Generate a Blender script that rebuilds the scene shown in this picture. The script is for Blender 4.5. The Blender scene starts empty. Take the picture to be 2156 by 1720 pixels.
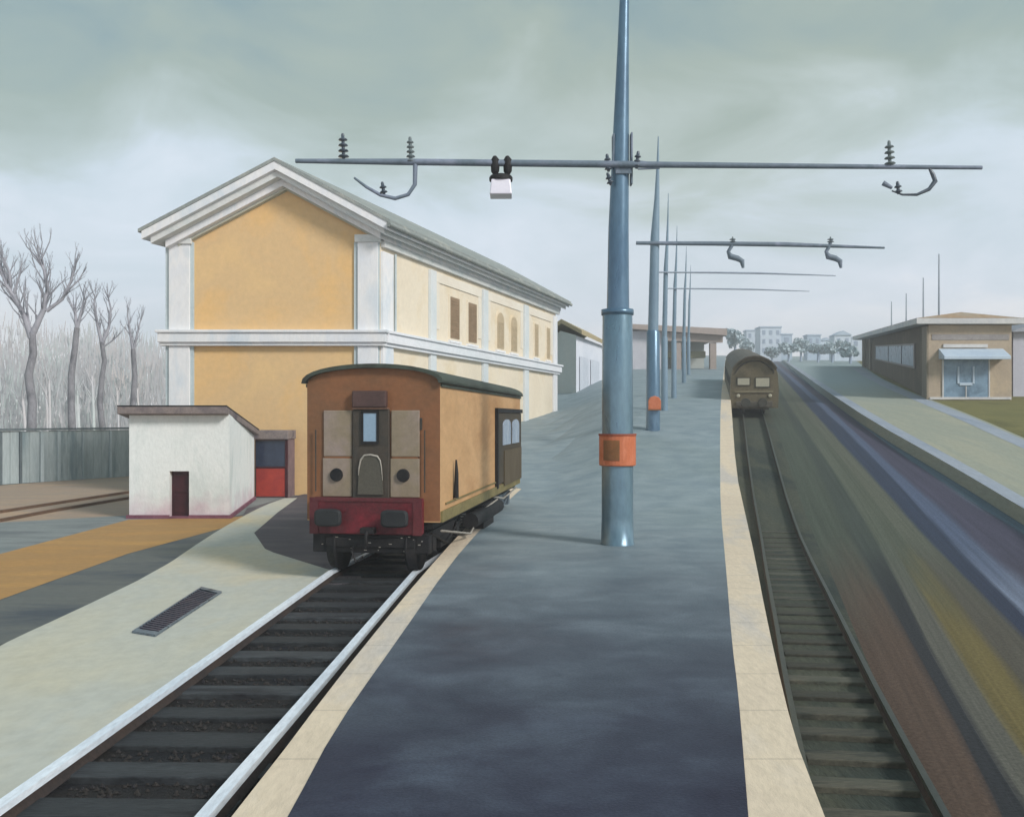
import bpy, bmesh, math, random
from mathutils import Vector, Matrix
rnd = random.Random(7)
sc = bpy.context.scene
col = sc.collection
R = math.radians

# ------------------------------------------------------------------ camera, sky, sun, exposure
F = 1867.0; CU = 1078.0; HV = 880.0; EYE = 2.7      # focal length, centre column, eye-level row (in a 2156 x 1720 frame), eye height
cd = bpy.data.cameras.new('camera'); cam = bpy.data.objects.new('camera', cd); col.objects.link(cam)
cam.location = (0, 0, EYE); cam.rotation_euler = (R(90), 0, 0)
cd.sensor_width = 36; cd.lens = 36*F/2156; cd.shift_y = 20/2156; cd.clip_end = 3000; cd.clip_start = .05
sc.camera = cam
sc.view_settings.view_transform = 'Standard'; sc.view_settings.look = 'None'
sc.view_settings.exposure = .16; sc.view_settings.gamma = 1

def lin(c):
    return tuple(((v/255)/12.92 if v/255 <= .04045 else (((v/255)+.055)/1.055)**2.4) for v in c)+(1,)

SUN_EL, SUN_AZ = R(34), R(130)       # azimuth clockwise from +Y: from the right, a little behind the camera
w = bpy.data.worlds.new('World'); sc.world = w; w.use_nodes = True
nt = w.node_tree; nt.nodes.clear()
def N(nt, t, **k):
    n = nt.nodes.new(t)
    for a, b in k.items(): setattr(n, a, b)
    return n
def ramp(nt, stops, interp='LINEAR'):
    r = N(nt, 'ShaderNodeValToRGB'); e = r.color_ramp.elements; r.color_ramp.interpolation = interp
    while len(e) < len(stops): e.new(.5)
    for i, (p, c) in enumerate(stops):
        e[i].position = p; e[i].color = lin(c) if max(c) > 1.01 else (tuple(c)+(1,))[:4]
    return r
out = N(nt, 'ShaderNodeOutputWorld'); bg = N(nt, 'ShaderNodeBackground'); bg2 = N(nt, 'ShaderNodeBackground'); mixs = N(nt, 'ShaderNodeMixShader')
sky = N(nt, 'ShaderNodeTexSky', sky_type='NISHITA'); sky.sun_disc = False; sky.sun_elevation = SUN_EL; sky.sun_rotation = SUN_AZ
bg.inputs[1].default_value = .08; nt.links.new(sky.outputs[0], bg.inputs[0])
tc = N(nt, 'ShaderNodeTexCoord'); mp = N(nt, 'ShaderNodeMapping'); mp.inputs['Scale'].default_value = (1, 1, 2.2)
mp.inputs['Rotation'].default_value = (0, R(-22), 0)
nt.links.new(tc.outputs['Generated'], mp.inputs[0])
n1 = N(nt, 'ShaderNodeTexNoise'); n1.inputs['Scale'].default_value = 4.2; n1.inputs['Detail'].default_value = 6; n1.inputs['Roughness'].default_value = .55; n1.inputs['Distortion'].default_value = .5
nt.links.new(mp.outputs[0], n1.inputs[0])
n2 = N(nt, 'ShaderNodeTexNoise'); n2.inputs['Scale'].default_value = 1.7; n2.inputs['Detail'].default_value = 3
mp2 = N(nt, 'ShaderNodeMapping'); mp2.inputs['Location'].default_value = (3, 1, 5); nt.links.new(tc.outputs['Generated'], mp2.inputs[0]); nt.links.new(mp2.outputs[0], n2.inputs[0])
sx = N(nt, 'ShaderNodeSeparateXYZ'); nt.links.new(tc.outputs['Generated'], sx.inputs[0])
ma = N(nt, 'ShaderNodeMath', operation='MULTIPLY_ADD'); ma.inputs[1].default_value = .36; nt.links.new(n1.outputs[0], ma.inputs[0])
sub = N(nt, 'ShaderNodeMath', operation='ADD'); sub.inputs[1].default_value = -.18; nt.links.new(sx.outputs[2], sub.inputs[0]); nt.links.new(sub.outputs[0], ma.inputs[2])
rp = ramp(nt, [(0, (255, 248, 246)), (.05, (240, 238, 242)), (.13, (208, 216, 228)), (.21, (188, 201, 212)), (.265, (166, 180, 180)), (.35, (142, 158, 152)), (.46, (118, 142, 148)), (1, (150, 168, 176))])
nt.links.new(ma.outputs[0], rp.inputs[0])
rp2 = ramp(nt, [(.35, (214, 204, 190)), (.5, (200, 204, 204)), (.65, (176, 200, 212))])
nt.links.new(n2.outputs[0], rp2.inputs[0])
mx = N(nt, 'ShaderNodeMix', data_type='RGBA', blend_type='OVERLAY'); mx.inputs[0].default_value = .15
nt.links.new(rp.outputs[0], mx.inputs[6]); nt.links.new(rp2.outputs[0], mx.inputs[7]); nt.links.new(mx.outputs[2], bg2.inputs[0])
bg2.inputs[1].default_value = 1.28
mixs.inputs[0].default_value = .93
nt.links.new(bg.outputs[0], mixs.inputs[1]); nt.links.new(bg2.outputs[0], mixs.inputs[2]); nt.links.new(mixs.outputs[0], out.inputs[0])

sd = bpy.data.lights.new('sun', 'SUN'); sd.energy = 2.9; sd.angle = R(14); sd.color = (1, .965, .92)
so = bpy.data.objects.new('sun', sd); col.objects.link(so)
so.rotation_euler = Vector((-math.sin(SUN_AZ)*math.cos(SUN_EL), -math.cos(SUN_AZ)*math.cos(SUN_EL), -math.sin(SUN_EL))).to_track_quat('-Z', 'Y').to_euler()

# ------------------------------------------------------------------ materials
MATS = {}
def mat(name, c1, c2=None, scale=1.0, stretch=(1, 1, 1), rough=.75, bump=.15, fine=.12, metal=0.0, spec=.35, c3=None, finescale=14, coat=0):
    """mottled two or three tone surface: broad patches, finer brushed streaks and a light bump"""
    if name in MATS: return MATS[name]
    m = bpy.data.materials.new(name); m.use_nodes = True; t = m.node_tree; b = t.nodes['Principled BSDF']
    tcn = N(t, 'ShaderNodeTexCoord'); mpn = N(t, 'ShaderNodeMapping'); mpn.inputs['Scale'].default_value = stretch
    t.links.new(tcn.outputs['Object'], mpn.inputs[0])
    a = N(t, 'ShaderNodeTexNoise'); a.inputs['Scale'].default_value = scale; a.inputs['Detail'].default_value = 5; a.inputs['Roughness'].default_value = .6; a.inputs['Distortion'].default_value = .4
    t.links.new(mpn.outputs[0], a.inputs[0])
    if c2 is None: c2 = tuple(v*.86 for v in c1)
    st = [(.36, c1), (.64, c2)] if c3 is None else [(.34, c1), (.5, c2), (.66, c3)]
    r = ramp(t, st); t.links.new(a.outputs[0], r.inputs[0])
    f = N(t, 'ShaderNodeTexNoise'); f.inputs['Scale'].default_value = scale*finescale; f.inputs['Detail'].default_value = 4; f.inputs['Roughness'].default_value = .7
    t.links.new(mpn.outputs[0], f.inputs[0])
    hs = N(t, 'ShaderNodeHueSaturation'); t.links.new(r.outputs[0], hs.inputs['Color'])
    mr = N(t, 'ShaderNodeMapRange'); mr.inputs[1].default_value = .3; mr.inputs[2].default_value = .7; mr.inputs[3].default_value = 1-fine*1.6; mr.inputs[4].default_value = 1+fine*1.6
    t.links.new(f.outputs[0], mr.inputs[0]); t.links.new(mr.outputs[0], hs.inputs['Value'])
    t.links.new(hs.outputs[0], b.inputs['Base Color'])
    b.inputs['Metallic'].default_value = metal; b.inputs['Specular IOR Level'].default_value = spec
    if coat: b.inputs['Coat Weight'].default_value = coat; b.inputs['Coat Roughness'].default_value = .25
    rr = N(t, 'ShaderNodeMapRange'); rr.inputs[3].default_value = max(.05, rough-.12); rr.inputs[4].default_value = min(1, rough+.12)
    t.links.new(a.outputs[0], rr.inputs[0]); t.links.new(rr.outputs[0], b.inputs['Roughness'])
    if bump:
        bp = N(t, 'ShaderNodeBump'); bp.inputs['Strength'].default_value = bump; bp.inputs['Distance'].default_value = .03
        t.links.new(f.outputs[0], bp.inputs['Height']); t.links.new(bp.outputs[0], b.inputs['Normal'])
    MATS[name] = m; return m

M = dict(
 yellow=mat('yellow_plaster', (222, 186, 134), (214, 180, 134), .35, rough=.9, bump=.2, fine=.035, c3=(224, 182, 124)),
 cream=mat('cream_plaster', (222, 208, 186), (226, 213, 192), .4, rough=.9, bump=.15, fine=.03, c3=(218, 200, 170)),
 trim=mat('white_trim', (216, 218, 224), (228, 226, 226), .8, (1, 1, .35), rough=.8, bump=.1, fine=.03, c3=(204, 212, 220)),
 trimgrey=mat('grey_trim', (196, 202, 202), (212, 212, 210), .9, (.5, .5, 1), rough=.8, bump=.15, fine=.05, c3=(182, 190, 190)),
 trimblue=mat('bluish_trim', (176, 188, 192), (192, 202, 204), 1, rough=.8, bump=.1, fine=.04),
 trimside=mat('pale_pilaster', (204, 210, 212), (214, 216, 216), 1, rough=.8, bump=.1, fine=.04),
 roofgrey=mat('roof_sheet', (150, 154, 150), (132, 138, 136), 1.2, rough=.8, fine=.1, c3=(168, 168, 160)),
 shutter=mat('shutter_wood', (150, 126, 100), (136, 114, 90), 1.5, (1, 1, 4), fine=.08),
 shutterpale=mat('pale_shutter_wood', (190, 170, 140), (178, 160, 132), 1.5, (1, 1, 4), fine=.06),
 hut=mat('hut_whitewash', (226, 230, 228), (234, 236, 234), .9, (1, 1, .6), rough=.9, bump=.3, fine=.04, c3=(216, 222, 220)),
 hutpink=mat('hut_plinth', (112, 66, 82), (132, 86, 100), 2, rough=.9, fine=.12),
 hutroof=mat('hut_roof_felt', (112, 102, 104), (136, 124, 120), 1.5, rough=.9, fine=.12, c3=(92, 84, 92)),
 maroon=mat('maroon_paint', (70, 20, 30), (54, 16, 26), 3, rough=.5, fine=.12),
 navy=mat('dark_glass', (34, 44, 66), (44, 56, 80), 4, rough=.2, fine=.1, spec=.6, bump=.03),
 redpanel=mat('red_panel', (172, 62, 48), (150, 52, 48), 2, rough=.55, fine=.12),
 mauve=mat('mauve_frame', (128, 106, 108), (108, 90, 96), 2, rough=.85, fine=.1),
 wagfront=mat('wagon_brown', (126, 86, 58), (132, 88, 58), .7, rough=.6, bump=.15, fine=.08, c3=(114, 82, 58)),
 wagside=mat('wagon_ochre', (186, 146, 102), (196, 156, 112), .6, (1, .4, 1), rough=.6, bump=.15, fine=.06, c3=(172, 130, 88)),
 wagroof=mat('wagon_roof', (54, 58, 52), (68, 76, 68), 1.1, (1, .3, 1), rough=.75, fine=.12, c3=(48, 48, 44)),
 wagpanel=mat('wagon_panel', (142, 128, 116), (136, 122, 102), .9, rough=.65, bump=.1, fine=.07, c3=(148, 132, 124)),
 wagdoor=mat('wagon_door', (58, 54, 50), (68, 60, 52), 1.5, rough=.6, fine=.1, c3=(50, 52, 50)),
 wagmauve=mat('wagon_head_panel', (84, 62, 58), (72, 54, 52), 1.5, rough=.6, fine=.1),
 wagplate=mat('wagon_gangway_plate', (86, 82, 72), (78, 74, 66), 2, rough=.5, fine=.1),
 chrome=mat('bare_edge', (176, 170, 160), (142, 134, 124), 5, rough=.4, fine=.15),
 glass=mat('pale_window', (120, 148, 172), (132, 158, 180), 1.6, rough=.15, fine=.04, spec=.6, bump=0),
 beamred=mat('buffer_red', (112, 26, 38), (88, 26, 34), 1.6, rough=.6, bump=.2, fine=.2, c3=(72, 30, 36)),
 iron=mat('black_iron', (26, 25, 28), (34, 32, 33), 2.5, rough=.65, fine=.25, c3=(18, 20, 25), spec=.25),
 ironblue=mat('greased_iron', (58, 70, 84), (96, 108, 118), 3, rough=.4, fine=.25, spec=.6, c3=(30, 36, 46)),
 olive=mat('olive_solebar', (128, 116, 76), (110, 100, 64), 1.5, rough=.7, fine=.12),
 rail=mat('worn_rail', (228, 233, 240), (206, 214, 224), 2, (1, .25, 1), rough=.5, fine=.1, spec=.6, metal=0),
 raildark=mat('rail_web', (44, 38, 38), (58, 46, 40), 2, rough=.8, fine=.2),
 raildull=mat('dull_rail', (52, 56, 52), (66, 68, 60), 2, (1, .25, 1), rough=.5, fine=.15),
 sleeper=mat('tarred_sleeper', (44, 46, 50), (58, 61, 64), 1.4, (.5, 3, 1), rough=.6, bump=.4, fine=.28, c3=(32, 32, 36)),
 sleeperr=mat('mossy_sleeper', (62, 66, 58), (80, 78, 68), 1.4, (.5, 3, 1), rough=.8, bump=.4, fine=.2, c3=(48, 54, 50)),
 ballast=mat('black_ballast', (24, 24, 28), (34, 31, 30), 1.3, rough=.85, bump=.9, fine=.3, c3=(20, 22, 30), finescale=22),
 ballastg=mat('green_ballast', (58, 64, 56), (70, 72, 60), .6, (1, .3, 1), rough=.9, bump=.7, fine=.2, c3=(46, 54, 50), finescale=30),
 apron=mat('apron_concrete', (190, 184, 164), (182, 182, 172), .22, (1, .7, 1), rough=.85, bump=.25, fine=.05, c3=(202, 188, 158), finescale=30),
 kerb=mat('kerb_stone', (208, 190, 168), (214, 196, 172), .8, (1, .35, 1), rough=.85, bump=.25, fine=.06, c3=(194, 184, 174), finescale=20),
 drain=mat('drain_iron', (78, 68, 80), (60, 60, 74), 3, rough=.5, fine=.15),
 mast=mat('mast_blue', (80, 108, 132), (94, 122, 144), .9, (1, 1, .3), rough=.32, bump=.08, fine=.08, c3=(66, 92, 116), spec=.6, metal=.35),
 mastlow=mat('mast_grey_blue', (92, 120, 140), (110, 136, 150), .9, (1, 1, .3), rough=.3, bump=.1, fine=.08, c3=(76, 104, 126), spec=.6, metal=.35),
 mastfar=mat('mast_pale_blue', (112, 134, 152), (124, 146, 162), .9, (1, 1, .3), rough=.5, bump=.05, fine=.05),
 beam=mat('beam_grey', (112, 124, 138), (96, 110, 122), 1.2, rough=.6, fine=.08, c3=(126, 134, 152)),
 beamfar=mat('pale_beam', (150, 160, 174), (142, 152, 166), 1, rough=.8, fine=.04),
 insul=mat('insulator_glaze', (46, 56, 70), (70, 80, 92), 3, rough=.3, fine=.15, spec=.6),
 insulpale=mat('weathered_insulator', (108, 118, 120), (90, 102, 106), 3, rough=.4, fine=.12),
 lampwhite=mat('opal_glass', (228, 224, 234), (220, 216, 228), 2, rough=.3, fine=.02, bump=0),
 orange=mat('orange_box', (196, 116, 84), (186, 104, 68), 2.4, rough=.5, fine=.07, c3=(206, 128, 96)),
 orangedk=mat('brown_label', (118, 80, 46), (140, 92, 56), 4, rough=.6, fine=.15),
 fence=mat('fence_board', (152, 164, 168), (172, 182, 184), .9, (1.2, 1.2, .2), rough=.85, fine=.08, c3=(128, 144, 150)),
 fencepale=mat('fence_batten', (188, 198, 202), (152, 164, 168), 1, (1, 1, .3), rough=.85, fine=.06),
 fencedk=mat('fence_rail', (104, 114, 118), (88, 98, 104), 1, rough=.85, fine=.1),
 bark=mat('bare_bark', (126, 124, 128), (146, 144, 150), 1.5, (1, 1, .4), rough=.95, fine=.15, c3=(92, 92, 98)),
 twig=mat('bare_twig', (172, 170, 178), (152, 151, 160), 2, rough=.95, fine=.1),
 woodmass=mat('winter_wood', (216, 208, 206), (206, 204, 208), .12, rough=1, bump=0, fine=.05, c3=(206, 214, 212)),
 train=mat('train_olive_brown', (94, 86, 66), (106, 96, 76), .9, rough=.7, fine=.12, c3=(82, 76, 60)),
 trainroof=mat('train_roof', (98, 92, 84), (82, 76, 66), .9, rough=.7, fine=.1),
 traindk=mat('train_dark', (60, 60, 54), (72, 68, 60), 1.5, rough=.7, fine=.15),
 trainwin=mat('train_window', (182, 176, 156), (166, 162, 146), 2, rough=.25, fine=.06),
 tan=mat('tan_brick', (176, 160, 140), (166, 150, 132), .5, rough=.9, fine=.06, c3=(184, 166, 142)),
 tandark=mat('umber_brick', (98, 86, 72), (88, 78, 66), .4, rough=.9, fine=.1, c3=(108, 96, 80)),
 fascia=mat('fascia_board', (204, 202, 200), (184, 184, 188), .6, rough=.8, fine=.06),
 roofbrown=mat('rusty_roof', (158, 148, 132), (164, 134, 104), .35, (1, 1, 1), rough=.85, fine=.1, c3=(162, 160, 158)),
 roofpale=mat('pale_sheet_roof', (160, 164, 174), (148, 150, 158), .2, rough=.8, fine=.06),
 awning=mat('awning_blue', (172, 188, 206), (186, 200, 214), 1, rough=.6, fine=.04),
 bluegl=mat('blue_glazing', (100, 126, 150), (122, 148, 170), .8, rough=.3, fine=.07, c3=(84, 108, 128)),
 lilac=mat('lilac_wall', (180, 180, 192), (190, 190, 200), .4, rough=.9, fine=.03),
 whitewall=mat('white_render', (224, 226, 234), (214, 218, 228), .4, rough=.9, fine=.03),
 greywall=mat('grey_render', (180, 186, 182), (188, 190, 184), .4, rough=.9, fine=.03),
 ochreroof=mat('ochre_roof', (176, 160, 124), (166, 150, 116), .5, rough=.9, fine=.05),
 mauvewall=mat('mauve_render', (196, 194, 200), (186, 184, 192), .3, rough=.9, fine=.04),
 brownroof=mat('brown_canopy', (170, 156, 150), (160, 146, 138), .4, rough=.9, fine=.06),
 hazeblue=mat('distant_render', (204, 214, 228), (210, 220, 232), .1, rough=1, fine=.04, bump=0),  # distant tones from here on: haze is mixed into the base colours
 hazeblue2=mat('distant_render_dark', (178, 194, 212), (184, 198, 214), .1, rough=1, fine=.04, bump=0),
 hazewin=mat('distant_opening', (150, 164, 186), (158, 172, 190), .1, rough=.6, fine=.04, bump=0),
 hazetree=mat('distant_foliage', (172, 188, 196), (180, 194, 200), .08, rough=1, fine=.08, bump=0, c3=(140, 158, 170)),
)

def platmat():
    m = bpy.data.materials.new('wet_asphalt'); m.use_nodes = True; t = m.node_tree; b = t.nodes['Principled BSDF']
    tcn = N(t, 'ShaderNodeTexCoord')
    def noise(scale, stretch, detail=5, dist=.6, loc=(0, 0, 0)):
        mm = N(t, 'ShaderNodeMapping'); mm.inputs['Scale'].default_value = stretch; mm.inputs['Location'].default_value = loc; t.links.new(tcn.outputs['Object'], mm.inputs[0])
        n = N(t, 'ShaderNodeTexNoise'); n.inputs['Scale'].default_value = scale; n.inputs['Detail'].default_value = detail; n.inputs['Roughness'].default_value = .62; n.inputs['Distortion'].default_value = dist
        t.links.new(mm.outputs[0], n.inputs[0]); return n
    a = noise(.55, (.8, 1.1, 0)); bb = noise(.95, (1, 1.25, 0), 7, .3); c = noise(48, (1, 1, 1), 5, 0); e = noise(.16, (1, .6, 0), 3, .5, (4, 2, 0))
    # sky sheen put into the colour: far half painted paler than the near end
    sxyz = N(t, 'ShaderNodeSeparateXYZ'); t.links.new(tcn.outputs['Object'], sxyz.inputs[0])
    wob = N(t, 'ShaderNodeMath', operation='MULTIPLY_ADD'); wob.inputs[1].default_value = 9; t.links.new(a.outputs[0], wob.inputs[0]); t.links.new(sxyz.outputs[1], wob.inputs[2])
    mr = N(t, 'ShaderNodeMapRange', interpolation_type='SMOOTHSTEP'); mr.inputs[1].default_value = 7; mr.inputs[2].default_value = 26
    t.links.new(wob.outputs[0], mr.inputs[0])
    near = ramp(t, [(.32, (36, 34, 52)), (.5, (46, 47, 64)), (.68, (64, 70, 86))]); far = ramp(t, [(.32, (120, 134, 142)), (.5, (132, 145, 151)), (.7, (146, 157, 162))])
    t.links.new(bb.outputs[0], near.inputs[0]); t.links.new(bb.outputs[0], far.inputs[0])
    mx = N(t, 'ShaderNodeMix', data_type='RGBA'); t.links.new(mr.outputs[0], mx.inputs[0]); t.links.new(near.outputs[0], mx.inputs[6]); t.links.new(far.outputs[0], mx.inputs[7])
    g = N(t, 'ShaderNodeMix', data_type='RGBA'); gr = ramp(t, [(.52, (0, 0, 0)), (.72, (150, 150, 150))]); t.links.new(e.outputs[0], gr.inputs[0]); t.links.new(gr.outputs[0], g.inputs[0])
    g.inputs[7].default_value = lin((112, 122, 108)); t.links.new(mx.outputs[2], g.inputs[6])
    gm = N(t, 'ShaderNodeMix', data_type='RGBA'); mf = N(t, 'ShaderNodeMath', operation='MULTIPLY'); t.links.new(mr.outputs[0], mf.inputs[0]); mf.inputs[1].default_value = .8
    t.links.new(mf.outputs[0], gm.inputs[0]); t.links.new(mx.outputs[2], gm.inputs[6]); t.links.new(g.outputs[2], gm.inputs[7])
    hs = N(t, 'ShaderNodeHueSaturation'); t.links.new(gm.outputs[2], hs.inputs['Color']); m2 = N(t, 'ShaderNodeMapRange'); m2.inputs[1].default_value = .3; m2.inputs[2].default_value = .7; m2.inputs[3].default_value = .8; m2.inputs[4].default_value = 1.2
    t.links.new(c.outputs[0], m2.inputs[0]); t.links.new(m2.outputs[0], hs.inputs['Value']); t.links.new(hs.outputs[0], b.inputs['Base Color'])
    rr = N(t, 'ShaderNodeMapRange'); rr.inputs[1].default_value = .3; rr.inputs[2].default_value = .7; rr.inputs[3].default_value = .42; rr.inputs[4].default_value = .7; t.links.new(a.outputs[0], rr.inputs[0]); t.links.new(rr.outputs[0], b.inputs['Roughness'])
    bp = N(t, 'ShaderNodeBump'); bp.inputs['Strength'].default_value = .35; bp.inputs['Distance'].default_value = .01; t.links.new(c.outputs[0], bp.inputs['Height']); t.links.new(bp.outputs[0], b.inputs['Normal'])
    b.inputs['Specular IOR Level'].default_value = .12
    return m
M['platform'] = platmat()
for k_ in ('sleeper', 'sleeperr'):
    t = M[k_].node_tree; hs = [n for n in t.nodes if n.type == 'HUE_SAT'][0]; src = hs.inputs['Value'].links[0].from_socket
    oi = N(t, 'ShaderNodeObjectInfo'); mr_ = N(t, 'ShaderNodeMapRange'); mr_.inputs[3].default_value = .55; mr_.inputs[4].default_value = 1.25; t.links.new(oi.outputs['Random'], mr_.inputs[0])
    mu = N(t, 'ShaderNodeMath', operation='MULTIPLY'); t.links.new(src, mu.inputs[0]); t.links.new(mr_.outputs[0], mu.inputs[1]); t.links.new(mu.outputs[0], hs.inputs['Value'])
def add_mask(m, colr, build, amt):
    t = m.node_tree; hs = [n for n in t.nodes if n.type == 'HUE_SAT'][0]; src = hs.inputs['Color'].links[0].from_socket
    tcn = N(t, 'ShaderNodeTexCoord'); sp = N(t, 'ShaderNodeSeparateXYZ'); t.links.new(tcn.outputs['Object'], sp.inputs[0]); nz = N(t, 'ShaderNodeTexNoise'); nz.inputs['Scale'].default_value = 1.7; nz.inputs['Detail'].default_value = 5; t.links.new(tcn.outputs['Object'], nz.inputs[0])
    f = build(t, sp, nz); mu = N(t, 'ShaderNodeMath', operation='MULTIPLY'); mu.inputs[1].default_value = amt; t.links.new(f, mu.inputs[0])
    mx = N(t, 'ShaderNodeMix', data_type='RGBA'); t.links.new(mu.outputs[0], mx.inputs[0]); t.links.new(src, mx.inputs[6]); mx.inputs[7].default_value = lin(colr); t.links.new(mx.outputs[2], hs.inputs['Color'])
def joints(t, sp, nz):          # open joints between one metre kerb stones
    md = N(t, 'ShaderNodeMath', operation='PINGPONG'); md.inputs[1].default_value = .5; t.links.new(sp.outputs[1], md.inputs[0])
    lt = N(t, 'ShaderNodeMapRange'); lt.inputs[1].default_value = .018; lt.inputs[2].default_value = .004; t.links.new(md.outputs[0], lt.inputs[0]); return lt.outputs[0]
def splash(t, sp, nz):          # red dust splashed up from the foot of the wall
    ad = N(t, 'ShaderNodeMath', operation='MULTIPLY_ADD'); ad.inputs[1].default_value = -1.6; t.links.new(nz.outputs[0], ad.inputs[0]); t.links.new(sp.outputs[2], ad.inputs[2])
    mr = N(t, 'ShaderNodeMapRange'); mr.inputs[1].default_value = -.1; mr.inputs[2].default_value = -.9; t.links.new(ad.outputs[0], mr.inputs[0]); return mr.outputs[0]
add_mask(M['kerb'], (150, 138, 124), joints, .4); add_mask(M['hut'], (196, 150, 168), splash, .55)
def strip(name, a, b, c=None, rough=.8, fine=.1, far=(82, 88, 76), y0=13, y1=21):
    """cinders and earth of one strip; blends to the far colour with distance"""
    m = mat(name, a, b, .45, (1.6, .16, 1), rough=rough, bump=.35, fine=fine, c3=c, finescale=26)
    if far:
        t = m.node_tree; hs = [n for n in t.nodes if n.type == 'HUE_SAT'][0]; src = hs.inputs['Color'].links[0].from_socket
        tcn = N(t, 'ShaderNodeTexCoord'); sp = N(t, 'ShaderNodeSeparateXYZ'); t.links.new(tcn.outputs['Object'], sp.inputs[0])
        nz = N(t, 'ShaderNodeTexNoise'); nz.inputs['Scale'].default_value = .8; nz.inputs['Detail'].default_value = 4; t.links.new(tcn.outputs['Object'], nz.inputs[0])
        ad = N(t, 'ShaderNodeMath', operation='MULTIPLY_ADD'); ad.inputs[1].default_value = 8; t.links.new(nz.outputs[0], ad.inputs[0]); t.links.new(sp.outputs[1], ad.inputs[2])
        mr = N(t, 'ShaderNodeMapRange', interpolation_type='SMOOTHSTEP'); mr.inputs[1].default_value = y0+4; mr.inputs[2].default_value = y1+4; t.links.new(ad.outputs[0], mr.inputs[0])
        mx = N(t, 'ShaderNodeMix', data_type='RGBA'); t.links.new(mr.outputs[0], mx.inputs[0]); t.links.new(src, mx.inputs[6]); mx.inputs[7].default_value = lin(far); t.links.new(mx.outputs[2], hs.inputs['Color'])
    return m

# ------------------------------------------------------------------ mesh helpers
class MB:
    def __init__(s): s.v = []; s.f = []; s.smooth = []
    def add(s, vs, fs, sm=False):
        k = len(s.v); s.v += [tuple(p) for p in vs]; s.f += [tuple(i+k for i in f) for f in fs]; s.smooth += [sm]*len(fs); return s
    def box(s, x0, x1, y0, y1, z0, z1):
        return s.add([(x0,y0,z0),(x1,y0,z0),(x1,y1,z0),(x0,y1,z0),(x0,y0,z1),(x1,y0,z1),(x1,y1,z1),(x0,y1,z1)],
                     [(0,3,2,1),(4,5,6,7),(0,1,5,4),(1,2,6,5),(2,3,7,6),(3,0,4,7)])
    def hexa(s, a, b):       # two quads (a = one end, b = the other), same winding
        return s.add(list(a)+list(b), [(0,1,2,3),(7,6,5,4),(0,4,5,1),(1,5,6,2),(2,6,7,3),(3,7,4,0)])
    def prism(s, poly, vec): # poly: list of 3D points, extruded by vec
        n = len(poly); v = [Vector(p) for p in poly]; w_ = [p+Vector(vec) for p in v]
        return s.add(v+w_, [tuple(range(n))[::-1], tuple(range(n, 2*n))]+[(i, (i+1) % n, n+(i+1) % n, n+i) for i in range(n)])
    def tube(s, pts, rad, n=8, cap=True, sm=True):
        pts = [Vector(p) for p in pts]; rad = rad if isinstance(rad, (list, tuple)) else [rad]*len(pts)
        vs = []; up0 = None
        for i, p in enumerate(pts):
            d = (pts[min(i+1, len(pts)-1)]-pts[max(i-1, 0)])
            d = d.normalized() if d.length > 1e-9 else Vector((0, 0, 1))
            u = d.cross(Vector((.13, .99, .05))); u = u.normalized() if u.length > .05 else d.cross(Vector((1, 0, 0))).normalized()
            v = d.cross(u)
            for k in range(n):
                a = 2*math.pi*k/n; vs.append(p+(u*math.cos(a)+v*math.sin(a))*rad[i])
        fs = [(i*n+k, i*n+(k+1) % n, (i+1)*n+(k+1) % n, (i+1)*n+k) for i in range(len(pts)-1) for k in range(n)]
        s.add(vs, fs, sm)
        if cap:
            s.add(vs[:n], [tuple(range(n))[::-1]]); s.add(vs[-n:], [tuple(range(n))])
        return s
    def disc_stack(s, base, axis, prof, n=16):   # lathe: prof = [(dist along axis, radius)]
        ax = Vector(axis).normalized(); b = Vector(base)
        return s.tube([b+ax*t for t, r in prof], [max(r, .001) for t, r in prof], n)
    def build(s, name, m, parent=None, bevel=0, local=False):
        me = bpy.data.meshes.new(name); o = bpy.data.objects.new(name, me)
        off = Vector((0, 0, 0))
        if parent is not None and not local:
            p = parent
            while p is not None: off += p.location; p = p.parent
        me.from_pydata([(a-off.x, b-off.y, c-off.z) for a, b, c in s.v], [], s.f)
        me.polygons.foreach_set('use_smooth', s.smooth)
        bm = bmesh.new(); bm.from_mesh(me); bmesh.ops.recalc_face_normals(bm, faces=bm.faces); bm.to_mesh(me); bm.free()
        me.materials.append(m); col.objects.link(o)
        if parent is not None: o.parent = parent
        if bevel:
            md = o.modifiers.new('bevel', 'BEVEL'); md.width = bevel; md.segments = 2; md.limit_method = 'ANGLE'; md.angle_limit = R(35)
        return o
def tag(o, label=None, cat=None, group=None, kind=None):
    if label: o['label'] = label
    if cat: o['category'] = cat
    if group: o['group'] = group
    if kind: o['kind'] = kind
    return o
def thing(name, label, cat, loc, rz=0, group=None):
    o = bpy.data.objects.new(name, None); o.empty_display_size = .3; col.objects.link(o); o.location = loc; o.rotation_euler = (0, 0, rz)
    return tag(o, label, cat, group)
def copy_tree(o, parent=None):
    c = o.copy(); col.objects.link(c); c.parent = parent
    for ch in list(o.children): copy_tree(ch, c)
    return c

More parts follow.
